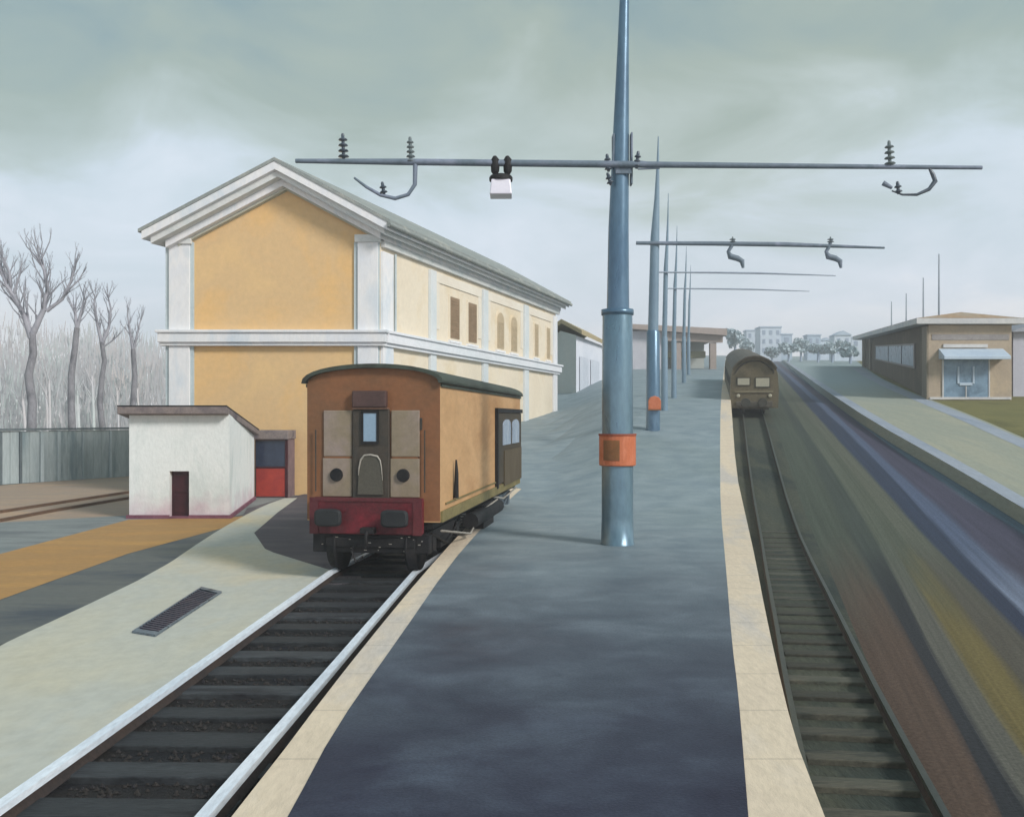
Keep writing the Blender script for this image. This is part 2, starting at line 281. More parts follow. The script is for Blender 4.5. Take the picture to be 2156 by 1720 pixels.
def W(u, v, d): return Vector(((u-CU)*d/F, d, EYE+(HV-v)*d/F))
def interp(tab, x):
    if x <= tab[0][0]:
        a, b = tab[0], tab[1]
    elif x >= tab[-1][0]:
        a, b = tab[-2], tab[-1]
    else:
        for a, b in zip(tab, tab[1:]):
            if a[0] <= x <= b[0]: break
    return a[1]+(b[1]-a[1])*(x-a[0])/(b[0]-a[0])
def smooth_tab(tab):      # monotone cubic resample: no creases and no overshoot
    n = len(tab); dl = [(tab[i+1][1]-tab[i][1])/(tab[i+1][0]-tab[i][0]) for i in range(n-1)]
    ms = [dl[0]]+[0 if dl[i-1]*dl[i] <= 0 else 2*dl[i-1]*dl[i]/(dl[i-1]+dl[i]) for i in range(1, n-1)]+[dl[-1]]
    o_ = []
    for i in range(n-1):
        p1 = tab[i]; p2 = tab[i+1]; h = p2[0]-p1[0]; m1, m2 = ms[i], ms[i+1]
        for k in range(6):
            t_ = k/6; o_.append((p1[0]+h*t_, (2*t_**3-3*t_*t_+1)*p1[1]+(t_**3-2*t_*t_+t_)*h*m1+(-2*t_**3+3*t_*t_)*p2[1]+(t_**3-t_*t_)*h*m2))
    o_.append(tab[-1]); return o_
PB = smooth_tab([(-20, .4), (18, .4), (22, .42), (26, .85), (30, 1.55), (34, 2.24), (40, 3.1), (46, 3.8), (54, 4.55), (70, 5.95), (100, 8.4), (200, 15.9), (450, 34.4)])
PL = smooth_tab([(-20, .4), (18, .4), (24, .42), (30, 1.0), (36, 1.65), (44.8, 2.46), (51, 3.03), (60, 3.95), (70, 5.0), (100, 8.1), (200, 15.9), (450, 34.4)])
def prof(x, d):
    u = CU+F*x/max(d, 1); s = min(1, max(0, (u-1150)/180)); s = s*s*(3-2*s)
    return interp(PL, d)*(1-s)+interp(PB, d)*s
def G(u, v, off):         # where the sight line through (u, v) meets the climbing ground
    k = (HV-v)/F; a = (u-CU)/F
    lo = 3.0
    g = lambda d: EYE+k*d-prof(a*d, d)-off
    d = lo
    while d < 450:
        if g(d*1.03) <= 0:
            a0, b0 = d, d*1.03
            for _ in range(30):
                c0 = (a0+b0)/2
                if g(c0) > 0: a0 = c0
                else: b0 = c0
            return Vector((a*a0, a0, prof(a*a0, a0)+off))
        d *= 1.03
    return Vector((a*450, 450, prof(a*450, 450)+off))
def line(pts, off=0, flat=None):
    """a ground line seen at these picture points -> x as a function of distance"""
    o_ = []
    if len(pts) > 2:      # round the corners, then sample densely so a straight edge stays straight over the climb
        c = [pts[0]]
        for a, b in zip(pts, pts[1:]): c += [(a[0]*.75+b[0]*.25, a[1]*.75+b[1]*.25), (a[0]*.25+b[0]*.75, a[1]*.25+b[1]*.75)]
        pts = [q for a, b in zip(c, c[1:]+[pts[-1]]) for q in [(a[0]+(b[0]-a[0])*k/4, a[1]+(b[1]-a[1])*k/4) for k in range(4)]]+[pts[-1]]
    for u, v in pts:
        p = W(u, v, (EYE-flat)*F/(v-HV)) if flat is not None else G(u, v, off)
        o_.append((p.y, p.x))
    o_.sort(); t_ = [o_[0]]
    for q in o_[1:]:
        if q[0] > t_[-1][0]+.05: t_.append(q)
    return smooth_tab(t_) if len(t_) > 2 else t_
DS = sorted(set([i*.5 for i in range(16, 60)]+[float(i) for i in range(30, 62)]+[3, 3.6, 4.2, 4.8, 5.5, 6.2, 7, 7.8, 8.6, 9.5, 10.5, 11.5, 12.5, 14, 15.5, 17, 18.5, 20, 21, 22, 23, 24, 25, 26, 27, 28, 29, 30, 31, 32, 33, 34, 35, 36, 37.5, 39, 40.5, 42, 44, 46, 48, 50, 52, 55, 58, 62, 66, 70, 76, 82, 90, 100, 115, 130, 150, 175, 200, 240, 300, 370, 449]))
def ribbon(name, m, fl, fr, off, d0=3, d1=449, skirt=0, nx=3, kind='structure', parent=None, zf=None):
    ds = [d for d in DS if d0 < d < d1]; ds = [d0]+ds+[d1]; mb = MB(); zf = zf or prof
    rows = []
    for d in ds:
        a = fl(d); b = max(fr(d), a+.002)
        rows.append([(a+(b-a)*i/nx, d, zf(a+(b-a)*i/nx, d)+off) for i in range(nx+1)])
    if skirt: rows = [[(r[0][0], r[0][1], r[0][2]-skirt)]+r+[(r[-1][0], r[-1][1], r[-1][2]-skirt)] for r in rows]
    k = len(rows[0]); vs = [p for r in rows for p in r]
    mb.add(vs, [(i*k+j, i*k+j+1, (i+1)*k+j+1, (i+1)*k+j) for i in range(len(rows)-1) for j in range(k-1)])
    if skirt:
        mb.add(rows[0], [tuple(range(k))]); mb.add(rows[-1], [tuple(range(k))[::-1]])
    o = mb.build(name, m, parent)
    if kind: tag(o, kind=kind)
    return o
fn = lambda tab: (lambda d: interp(tab, d))

# ------------------------------------------------------------------ the ground
S0 = (W(800, 880, 31).x, 31.0); SD = .3546           # foot of the station's near corner and the run of its long side
wall_x = lambda d: S0[0]+SD*(d-S0[1])
kerbL_in = line([(560, 1800), (606, 1720), (709, 1526), (842, 1340), (945, 1190), (1020, 1105), (1080, 1043), (1127, 1007)])
kerbL_out = line([(430, 1790), (490, 1712), (577, 1605), (701, 1440), (842, 1266), (930, 1164), (992, 1098), (1045, 1043), (1082, 1010)])
kerbR_in = line([(1525, 775), (1517, 842), (1516, 960), (1517, 1072), (1529, 1199), (1541, 1352), (1554, 1454), (1567, 1607), (1575, 1709)])
kerbR_out = line([(1532, 775), (1539, 842), (1550, 995), (1567, 1072), (1590, 1174), (1612, 1290), (1646, 1444), (1675, 1556), (1707, 1640), (1738, 1720)])
def plat_left(d):
    if d < 26.5: return interp(kerbL_in, d)
    x = interp(kerbL_in, 26.5)
    if d < 32: return x+(wall_x(32)-.4-x)*(d-26.5)/5.5
    if d < 51: return wall_x(d)-.4
    return wall_x(51)-.4-(d-51)*.6 if d < 60 else wall_x(51)-5.8+(d-60)*.02
plat_right = fn(kerbR_in)
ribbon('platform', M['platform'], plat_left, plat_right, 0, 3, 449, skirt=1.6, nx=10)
ribbon('left_kerb', M['kerb'], fn(kerbL_out), fn(kerbL_in), -.004, 3, 26.6, skirt=.55, nx=2)
ribbon('right_kerb', M['kerb'], fn(kerbR_in), fn(kerbR_out), -.004, 3, 260, skirt=1.2, nx=2)

BED = -.9
B = {}
def bl(k, pts, off=BED): B[k] = fn(line(pts, off))
bl('a', [(1608, 778), (1612, 842), (1650, 944), (1700, 1097), (1758, 1225), (1830, 1403), (1900, 1560), (1990, 1740)])
bl('b', [(1618, 778), (1640, 842), (1700, 944), (1770, 1097), (1850, 1235), (1945, 1403), (2034, 1566), (2118, 1740)])
bl('c', [(1622, 778), (1652, 842), (1724, 944), (1808, 1070), (1862, 1165), (1942, 1335), (2018, 1470), (2095, 1597), (2190, 1735)])
bl('d', [(1626, 778), (1662, 842), (1742, 944), (1832, 1070), (1893, 1172), (1993, 1335), (2069, 1465), (2156, 1590), (2262, 1740)])
bl('e', [(1629, 778), (1670, 842), (1754, 944), (1846, 1060), (1920, 1155), (1985, 1232), (2070, 1345), (2156, 1465), (2352, 1740)])
bl('f', [(1633, 778), (1690, 842), (1772, 935), (1842, 1010), (1942, 1122), (2044, 1228), (2156, 1338), (2560, 1740)])
bl('g', [(1640, 776), (1712, 842), (1800, 924), (1900, 1030), (1993, 1130), (2069, 1210), (2156, 1296), (2600, 1740)])
bl('h', [(1644, 774), (1726, 842), (1818, 926), (1920, 1020), (2044, 1132), (2156, 1236), (2700, 1740)])
bl('i', [(1652, 772), (1750, 846), (1840, 915), (1942, 988), (2044, 1056), (2156, 1125), (2900, 1560)])
PATH = -.45
bl('j', [(1657, 764), (1735, 820), (1840, 889), (1962, 957), (2047, 1006), (2156, 1071), (2900, 1500)], PATH)
bl('k', [(1790, 752), (1812, 766), (1846, 792), (1905, 820), (1957, 840), (2060, 880), (2156, 922), (2900, 1240)], PATH)
m_green = M['ballastg']
def order(f, g): return lambda d: max(f(d), g(d)+.01)
prev = 'a'
for q in 'bcdefghi':
    B[q] = order(B[q], B[prev]); prev = q
ribbon('track_bed', m_green, lambda d: interp(kerbR_out, d)-.3, B['a'], BED, nx=6)
def banded():
    """the wide ballast between the main line and the far platform: bands of cinder, earth and gravel that run into each other"""
    near = [(86, 70, 60), (48, 49, 52), (92, 90, 82), (108, 96, 60), (84, 79, 70), (50, 56, 74), (116, 124, 142), (72, 68, 80), (80, 94, 106)]
    far_ = [(72, 78, 68), (64, 70, 64), (84, 88, 76), (80, 84, 72), (88, 90, 78), (50, 58, 76), (80, 90, 112), (70, 68, 84), (88, 104, 116)]
    m = bpy.data.materials.new('banded_ballast'); m.use_nodes = True; t = m.node_tree; b = t.nodes['Principled BSDF']
    uv = N(t, 'ShaderNodeUVMap'); sp = N(t, 'ShaderNodeSeparateXYZ'); t.links.new(uv.outputs[0], sp.inputs[0])
    def nz(sx_, sy_, sc_, det=5, dist=.3):
        mm = N(t, 'ShaderNodeMapping'); mm.inputs['Scale'].default_value = (sx_, sy_, 1); t.links.new(uv.outputs[0], mm.inputs[0])
        n = N(t, 'ShaderNodeTexNoise'); n.inputs['Scale'].default_value = sc_; n.inputs['Detail'].default_value = det; n.inputs['Roughness'].default_value = .65; n.inputs['Distortion'].default_value = dist; t.links.new(mm.outputs[0], n.inputs[0]); return n
    wob = nz(6, 9, 1); st_ = nz(60, 14, 1, 5, .6); gr_ = nz(160, 400, 1, 2, 0)
    ad = N(t, 'ShaderNodeMath', operation='MULTIPLY_ADD'); ad.inputs[1].default_value = .05; t.links.new(wob.outputs[0], ad.inputs[0]); t.links.new(sp.outputs[0], ad.inputs[2])
    ad2 = N(t, 'ShaderNodeMath', operation='MULTIPLY_ADD'); ad2.inputs[1].default_value = .035; t.links.new(st_.outputs[0], ad2.inputs[0]); t.links.new(ad.outputs[0], ad2.inputs[2])
    sb = N(t, 'ShaderNodeMath', operation='SUBTRACT'); sb.inputs[1].default_value = .0425; t.links.new(ad2.outputs[0], sb.inputs[0])
    def rmp(cs):
        q = []
        for i, c in enumerate(cs): q += [((i+.12)/9, c), ((i+.88)/9, c)]
        x = ramp(t, q); t.links.new(sb.outputs[0], x.inputs[0]); return x
    a, f = rmp(near), rmp(far_)
    w2 = N(t, 'ShaderNodeMath', operation='MULTIPLY_ADD'); w2.inputs[1].default_value = .12; t.links.new(wob.outputs[0], w2.inputs[0]); t.links.new(sp.outputs[1], w2.inputs[2])
    mr = N(t, 'ShaderNodeMapRange', interpolation_type='SMOOTHSTEP'); mr.inputs[1].default_value = .18; mr.inputs[2].default_value = .30; t.links.new(w2.outputs[0], mr.inputs[0])
    mx = N(t, 'ShaderNodeMix', data_type='RGBA'); t.links.new(mr.outputs[0], mx.inputs[0]); t.links.new(a.outputs[0], mx.inputs[6]); t.links.new(f.outputs[0], mx.inputs[7])
    hs = N(t, 'ShaderNodeHueSaturation'); t.links.new(mx.outputs[2], hs.inputs['Color'])
    m1 = N(t, 'ShaderNodeMapRange'); m1.inputs[1].default_value = .3; m1.inputs[2].default_value = .7; m1.inputs[3].default_value = .8; m1.inputs[4].default_value = 1.2; t.links.new(st_.outputs[0], m1.inputs[0])
    tcn = N(t, 'ShaderNodeTexCoord'); fn2 = N(t, 'ShaderNodeTexNoise'); fn2.inputs['Scale'].default_value = 20; fn2.inputs['Detail'].default_value = 6; fn2.inputs['Roughness'].default_value = .75; t.links.new(tcn.outputs['Object'], fn2.inputs[0])
    m2_ = N(t, 'ShaderNodeMapRange'); m2_.inputs[1].default_value = .3; m2_.inputs[2].default_value = .7; m2_.inputs[3].default_value = .62; m2_.inputs[4].default_value = 1.38; t.links.new(fn2.outputs[0], m2_.inputs[0])
    mu = N(t, 'ShaderNodeMath', operation='MULTIPLY'); t.links.new(m1.outputs[0], mu.inputs[0]); t.links.new(m2_.outputs[0], mu.inputs[1]); t.links.new(mu.outputs[0], hs.inputs['Value']); t.links.new(hs.outputs[0], b.inputs['Base Color'])
    b.inputs['Roughness'].default_value = .85; b.inputs['Specular IOR Level'].default_value = .2
    bp = N(t, 'ShaderNodeBump'); bp.inputs['Strength'].default_value = .5; bp.inputs['Distance'].default_value = .04; t.links.new(fn2.outputs[0], bp.inputs['Height']); t.links.new(bp.outputs[0], b.inputs['Normal'])
    fs = [B[k] for k in 'abcdefghi']+[lambda d: max(B['i'](d)+.02, B['j'](d)-.02)]
    ds = [3]+[d for d in DS if 3 < d < 449]+[449]; sub_ = 3; rows = []; uvr = []
    for d in ds:
        row = []; ur = []
        for i in range(9):
            x0, x1 = fs[i](d), fs[i+1](d)
            for j in range(sub_): x = x0+(x1-x0)*j/sub_; row.append((x, d, prof(x, d)+BED)); ur.append(((i+j/sub_)/9, d/100))
        x = fs[9](d); row.append((x, d, prof(x, d)+BED)); ur.append((1, d/100)); rows.append(row); uvr.append(ur)
    k = len(rows[0]); mb = MB(); mb.add([p for q in rows for p in q], [(i*k+j, i*k+j+1, (i+1)*k+j+1, (i+1)*k+j) for i in range(len(rows)-1) for j in range(k-1)])
    o = mb.build('ballast_ground', m); fl = [p for q in uvr for p in q]; ul = o.data.uv_layers.new(name='UVMap')
    for lp_ in o.data.loops: ul.data[lp_.index].uv = fl[lp_.vertex_index]
    tag(o, kind='structure')
banded()
ribbon('far_platform', strip('far_paving', (156, 154, 136), (146, 148, 134), (162, 158, 138), fine=.08, far=(140, 154, 156), y0=40, y1=75), B['j'], lambda d: max(B['k'](d), B['j'](d)+.3), PATH, skirt=.7, nx=6)
fp_w = lambda d: max(B['k'](d), B['j'](d)+.3)-B['j'](d)
m_edge = strip('far_kerb_stone', (142, 150, 164), (152, 158, 168), (132, 142, 158), far=None)
ribbon('far_kerb', m_edge, B['j'], lambda d: B['j'](d)+min(.55, fp_w(d)*.3), PATH+.005, 3, 200, nx=1)
ribbon('far_verge', m_edge, lambda d: B['j'](d)+fp_w(d)*.8, lambda d: B['j'](d)+fp_w(d)*.96, PATH+.005, 3, 120, nx=1)
ribbon('grass', mat('rough_grass', (104, 100, 54), (116, 110, 62), .3, (1, 1, 1), rough=.95, bump=1, fine=.2, c3=(96, 92, 50), finescale=60), lambda d: max(B['k'](d), B['j'](d)+.3), lambda d: B['k'](d)+60+d*.3, PATH-.03, nx=8)

# lower ground on the left and base terrain under everything
def base_left(d): return interp(kerbL_out, d)+.15 if d < 26.5 else plat_left(d)+.2
terr = MB(); cols_ = 14; rows = []
TD = [-15, -5, 0]+DS[:-1]+[450]
for d in TD:
    xb = base_left(max(d, 3)); wdt = .5 if d < 51 else .5+(d-51)*.6
    zr = lambda x: prof(x, max(d, 3))+BED-.12
    row = [(-420, d, -.03), (-120, d, -.03), (-40, d, -.03), (-20, d, -.03), (xb-wdt, d, -.03)]
    x1 = xb+.6
    for x in (x1, x1+2, x1+5, x1+10, x1+18, x1+30, x1+60, x1+150, x1+300, x1+480): row.append((x, d, zr(x)))
    rows.append(row)
k = len(rows[0])
terr.add([p for r in rows for p in r], [(i*k+j, i*k+j+1, (i+1)*k+j+1, (i+1)*k+j) for i in range(len(rows)-1) for j in range(k-1)])
tag(terr.build('ground', mat('station_ground', (112, 116, 112), (126, 124, 112), .15, rough=.95, bump=.5, fine=.12, c3=(98, 104, 104), finescale=60)), kind='structure')

def flat_sheet(name, m, pts, z, kind='structure'):
    mb = MB(); v = [W(u, vv, (EYE-z)*F/(vv-HV)) for u, vv in pts]
    mb.add(v, [tuple(range(len(v)))])
    bm_o = mb.build(name, m); tag(bm_o, kind=kind); return bm_o
lm = lambda n, a, b, c=None: mat(n, a, b, .5, (.5, 1.6, 1), rough=.9, bump=.35, fine=.08, c3=c, finescale=24)
flat_sheet('tan_yard', lm('tan_yard', (168, 142, 120), (154, 136, 120), (176, 148, 122)), [(-700, 1145), (0, 1112), (300, 1083), (700, 1020), (700, 985), (300, 998), (0, 1022), (-700, 1060)], 0)
flat_sheet('grey_yard', lm('grey_yard', (116, 122, 122), (132, 136, 134), (104, 108, 110)), [(-700, 1260), (0, 1170), (270, 1104), (500, 1090), (640, 1050), (700, 1020), (300, 1083), (0, 1100), (-700, 1125)], .004)
flat_sheet('ochre_yard', lm('ochre_yard', (176, 132, 74), (164, 126, 78), (184, 140, 80)), [(-700, 1520), (0, 1262), (130, 1215), (270, 1165), (400, 1130), (500, 1103), (540, 1080), (500, 1088), (270, 1094), (0, 1166), (-700, 1330)], .012)
flat_sheet('slate_yard', lm('slate_yard', (86, 90, 90), (100, 102, 98), (72, 78, 84)), [(-700, 1700), (0, 1358), (150, 1290), (330, 1205), (440, 1130), (560, 1070), (500, 1085), (400, 1110), (270, 1140), (130, 1190), (0, 1235), (-700, 1480)], .008)
flat_sheet('wagon_shadow_patch', lm('mauve_shadow', (92, 84, 88), (78, 74, 80), (104, 96, 98)), [(490, 1125), (520, 1070), (590, 1051), (640, 1040), (760, 1040), (760, 1225), (640, 1240), (560, 1180)], .044)  # the wagon's shadow, laid on the ground as a dark mauve sheet
railL = fn(line([(-60, 1740), (0, 1695), (345, 1452), (560, 1300), (692, 1208)], flat=.2))
railR0 = fn(line([(390, 1745), (415, 1720), (560, 1558), (700, 1400), (850, 1225)], flat=.2))
# the siding bends gently right under the wagon
def rail_mid(d):
    a = (railL(min(d, 14.6))+railR0(min(d, 14.6)))/2
    return a+(d-14.6)*.153 if d > 14.6 else a
GA = .69
rl = lambda d: rail_mid(d)-GA; rr_ = lambda d: rail_mid(d)+GA
# concrete apron beside the siding
ap = [(1, -9.5), (5, -8.6), (8, -8.2)]
edgeA = fn(line([(-700, 1740), (0, 1357), (150, 1289), (330, 1203), (440, 1128), (505, 1090), (560, 1062), (598, 1049)], flat=.05))
def apron_right(d):
    x = rl(d)-.1
    if d > 15.2: x = min(x, interp([(15.2, rl(15.2)-.1), (17.8, W(560, 1130, 17.8).x), (20.5, W(535, 1108, 20.5).x), (25, W(585, 1075, 25).x), (29.3, W(625, 1050, 29.3).x)], d))
    return x
ribbon('concrete_apron', M['apron'], edgeA, apron_right, .05, 3, 29.4, skirt=.08, nx=5, zf=lambda x, d: 0)
ribbon('siding_bed', M['ballast'], lambda d: rl(d)-.35 if d < 15 else rl(d)-.35-(d-15)*.12, lambda d: min(interp(kerbL_out, d)+.05, 99) , .03, 2.5, 26.6, nx=6, zf=lambda x, d: 0)

# ------------------------------------------------------------------ siding track
def rail_mesh(f, d0, d1, w_=.075, ztop=.2, zf=None, h=.15, part='head'):
    mb = MB(); ds = [d0]+[d for d in DS if d0 < d < d1]+[d1]; rows = []
    for d in ds:
        x = f(d); z = (zf(x, d) if zf else 0)+ztop
        if part == 'head': q = [(-w_/2, -.05), (w_/2, -.05), (w_/2, 0), (-w_/2, 0)]
        else: q = [(-w_*.8, -h), (w_*.8, -h), (.018, -.052), (-.018, -.052)]
        rows.append([(x+a, d, z+b) for a, b in q])
    mb.add([p for r in rows for p in r], [(i*4+j, i*4+(j+1) % 4, (i+1)*4+(j+1) % 4, (i+1)*4+j) for i in range(len(rows)-1) for j in range(4)]+[(0, 1, 2, 3), tuple(len(rows)*4-4+j for j in (3, 2, 1, 0))])
    return mb
def railway(name, label, mid, ga, d0, d1, z0, zf, headmat, slmat, sp, slen, sd1, wid=.13, sldep=.26, group=None):
    t = thing(name, label, 'railway track', (mid(d0), d0, z0+(zf(mid(d0), d0) if zf else 0)), 0, group)
    for s_ in (-1, 1):
        r_ = rail_mesh(lambda d: mid(d)+s_*ga, d0, d1, wid, z0+.15, zf, part='head').build('rail', headmat, t)
        rail_mesh(lambda d: mid(d)+s_*ga, d0, d1, wid, z0+.15, zf, h=.12, part='web').build('rail_web', M['raildark'], r_, local=False) if False else None
        wb = rail_mesh(lambda d: mid(d)+s_*ga, d0, d1, wid, z0+.15, zf, h=.12, part='web'); o = wb.build('rail_web', M['raildark'], t); o.parent = r_
    d = d0+.1; i = 0
    while d < sd1:
        g = (mid(d+.1)-mid(d-.1))/.2; x = mid(d); z = z0+(zf(x, d) if zf else 0); mb = MB()
        j = rnd.uniform(-.03, .03); a_ = Vector((1, -g*.5+j*.3, 0)).normalized(); b_ = Vector((-a_.y, a_.x, 0)); c_ = Vector((x+j*.4, d, z))
        bury = 0 if zf is None else min(.05, max(0, (d-9)*.008)); c_.z -= bury; dd = sldep*rnd.uniform(.85, 1.1); q = [c_-a_*slen/2-b_*dd/2, c_+a_*slen/2-b_*dd/2, c_+a_*slen/2+b_*dd/2, c_-a_*slen/2+b_*dd/2]
        dz = rnd.uniform(-.006, .006)
        mb.hexa([p+Vector((0, 0, -.04)) for p in q], [p+Vector((0, 0, .035+dz)) for p in q])
        mb.build('sleeper', slmat, t, bevel=.012); d += sp; i += 1
    return t
railway('railway_track', 'siding track with bright worn rails and dark tarred sleepers leading under the brown wagon', rail_mid, GA, 2.6, 26.4, .05, None, M['rail'], M['sleeper'], .65, 1.56, 26.2, wid=.09, sldep=.3)
rL = line([(1553, 800), (1557, 842), (1568, 995), (1598, 1148), (1634, 1276), (1661, 1403), (1697, 1531), (1744, 1709)], BED+.15)
rR = line([(1578, 800), (1603, 842), (1637, 944), (1680, 1097), (1735, 1240), (1789, 1357), (1838, 1470), (1891, 1582), (1955, 1709)], BED+.15)
rmid2 = lambda d: (interp(rL, d)+interp(rR, d))/2
railway('railway_track', 'main line track between right platform kerb and rust coloured strip, olive train on it', rmid2, .5, 3.2, 120, BED+.03, prof, M['raildull'], M['sleeperr'], .62, .9, 24, wid=.06, sldep=.24)
# two rusty yard rails across the tan yard, left
def yard(pts):
    p = [W(u, v, (EYE-.08)*F/(v-HV)) for u, v in pts]; return p
t = thing('railway_track', 'old rusty rails crossing the tan yard in front of the grey fence', 'railway track', (-16, 26, 0))
for pts in ([(-500, 1150), (0, 1092), (120, 1070), (268, 1046), (420, 1024)], [(-500, 1128), (0, 1074), (120, 1056), (268, 1034), (420, 1014)]):
    mb = MB(); P = yard(pts)
    for a, b in zip(P, P[1:]):
        n_ = (b-a).normalized().cross(Vector((0, 0, 1)))*.05
        mb.hexa([a-n_-Vector((0, 0, .08)), a+n_-Vector((0, 0, .08)), a+n_, a-n_], [b-n_-Vector((0, 0, .08)), b+n_-Vector((0, 0, .08)), b+n_, b-n_])
    mb.build('rail', mat('rusty_rail', (110, 84, 66), (92, 72, 58), 2, rough=.8), t)

rs = random.Random(4); mb = MB()
for i in range(2600):
    d = 4.5+(rs.random()**1.6)*11; side = rs.random()
    x = rl(d)+.06+rs.random()*(rr_(d)-rl(d)-.1); s_ = rs.uniform(.012, .032)
    z = .035; q = [Vector((rs.uniform(.6, 1.2)*s_*math.cos(a), rs.uniform(.6, 1.2)*s_*math.sin(a), 0)) for a in (0, 1.3, 2.6, 3.9, 5.2)]; c_ = Vector((x, d, z)); tp = c_+Vector((rs.uniform(-.4, .4)*s_, rs.uniform(-.4, .4)*s_, s_*rs.uniform(.7, 1.1)))
    mb.add([c_+k_ for k_ in q]+[tp], [(0, 1, 5), (1, 2, 5), (2, 3, 5), (3, 4, 5), (4, 0, 5)])
tag(mb.build('gravel', mat('dark_gravel', (34, 32, 32), (46, 42, 40), 9, rough=.9, bump=0, fine=.25, c3=(34, 34, 40))), 'dark loose gravel between the sleepers of the siding', 'gravel', kind='stuff')

# drain in the apron
dq = [W(u, v, (EYE-.06)*F/(v-HV)) for u, v in [(278, 1331), (327, 1339), (467, 1247), (424, 1237)]]
t = thing('drain_grate', 'long dark iron drain grate set in the pale concrete apron', 'drain', dq[0])
ctr = sum(dq, Vector())/4
mb = MB()
for i in range(4):
    a, b = dq[i], dq[(i+1) % 4]; ai = a+(ctr-a)*.1; bi = b+(ctr-b)*.1
    mb.hexa([a+Vector((0, 0, -.02)), b+Vector((0, 0, -.02)), bi+Vector((0, 0, -.02)), ai+Vector((0, 0, -.02))], [a+Vector((0, 0, .02)), b+Vector((0, 0, .02)), bi+Vector((0, 0, .02)), ai+Vector((0, 0, .02))])
mb.build('frame', M['ironblue'], t)
mb = MB(); inn = [p+(ctr-p)*.1 for p in dq]
mb.add([p+Vector((0, 0, -.004)) for p in inn], [(0, 1, 2, 3)]); mb.build('pit', M['iron'], t)
mb = MB()
for k_ in range(1, 26):
    s_ = k_/26; a = inn[0].lerp(inn[3], s_); b = inn[1].lerp(inn[2], s_); dv = (inn[3]-inn[0])*.009
    mb.hexa([a-dv, b-dv, b+dv, a+dv], [a-dv+Vector((0, 0, .013)), b-dv+Vector((0, 0, .013)), b+dv+Vector((0, 0, .013)), a+dv+Vector((0, 0, .013))])
mb.build('grille', M['drain'], t)

# ------------------------------------------------------------------ station building
D0 = 31.0; K = D0/F
zv = lambda v, d=D0: EYE+(HV-v)*d/F
xu = lambda u, d=D0: (u-CU)*d/F
LEN = 20.1; SDv = Vector((SD, 1, 0))
st = thing('station_building', 'two storey station with yellow gable wall, cream long side, white pilasters and pale gabled roof', 'building', (xu(570), D0, 0))
xl, xr = xu(352), S0[0]; apx = (xu(585), zv(388)); zl = zv(508)
front = [(xl, D0, -.5), (xr, D0, -.5), (xr, D0, zl), (apx[0], D0, apx[1]), (xl, D0, zl)]
mb = MB(); fv = [Vector(p) for p in front]; bv = [p+SDv*LEN for p in fv]
mb.add(fv, [(0, 1, 2, 3, 4)]); mb.build('front_wall', M['yellow'], st)
mb = MB(); mb.add(fv+bv, [(1, 6, 7, 2), (4, 9, 5, 0), (5, 9, 8, 7, 6)]); mb.build('side_wall', M['cream'], st)
def onside(t_, z, out_=0.0):      # point on the long side, t_ metres along, pushed out to the right
    return Vector((S0[0]+SD*t_+out_, S0[1]+t_, z))
def sidebox(mb, t0, t1, z0, z1, o0, o1):
    mb.hexa([onside(t0, z0, o0), onside(t1, z0, o0), onside(t1, z1, o0), onside(t0, z1, o0)], [onside(t0, z0, o1), onside(t1, z0, o1), onside(t1, z1, o1), onside(t0, z1, o1)])
# pilasters
zb0, zb1 = zv(729), zv(696)
for (u0, u1) in ((358, 402), (754, 797)):
    for z0, z1 in ((-.5, zb0-.002), (zb1+.002, zl-.05)):
        mb = MB(); mb.box(xu(u0), xu(u1), D0-.14, D0-.001, z0, z1)
        mb.build('pilaster', M['trim'], st, bevel=.02)
        mb = MB(); mb.box(xu(u0)-.13, xu(u0)-.002, D0-.07, D0-.001, z0, z1); mb.box(xu(u1)+.002, xu(u1)+.12 if u0 < 500 else xr-.005, D0-.07, D0-.001, z0, z1)
        mb.build('pilaster_edge', M['trimblue'], st)
mb = MB(); mb.box(xu(748), xu(800)+.05, D0-.2, D0-.002, zv(512), zv(496)); mb.build('capital', M['trimgrey'], st, bevel=.02)
mb = MB(); mb.box(xu(352), xu(406), D0-.2, D0-.002, zv(516), zv(504)); mb.build('capital', M['trimgrey'], st, bevel=.02)
for t0, t1 in ((.02, .75), (3.75, 4.25), (9.1, 9.65), (14.6, 15.2), (19.5, 20.08)):
    for z0, z1 in ((-.5, zb0-.002), (zb1+.002, zl-.35)):
        mb = MB(); sidebox(mb, t0, t1, z0, z1, .001, .12)
        mb.build('pilaster', M['trim'] if t0 < 1 or t0 > 19 else M['trimside'], st, bevel=.015)
# pale frame of each upper bay
for t0, t1 in ((4.25, 9.1), (9.65, 14.6), (15.2, 19.5)):
    mb = MB(); sidebox(mb, t0+.05, t0+.45, zb1+.5, zl-.75, .001, .035); sidebox(mb, t1-.4, t1-.05, zb1+.5, zl-.75, .001, .035); sidebox(mb, t0+.05, t1-.05, zl-.75, zl-.36, .001, .045)
    mb.build('bay_frame', mat('pale_cream_band', (228, 220, 206), (222, 212, 196), .8, rough=.9, fine=.03), st)
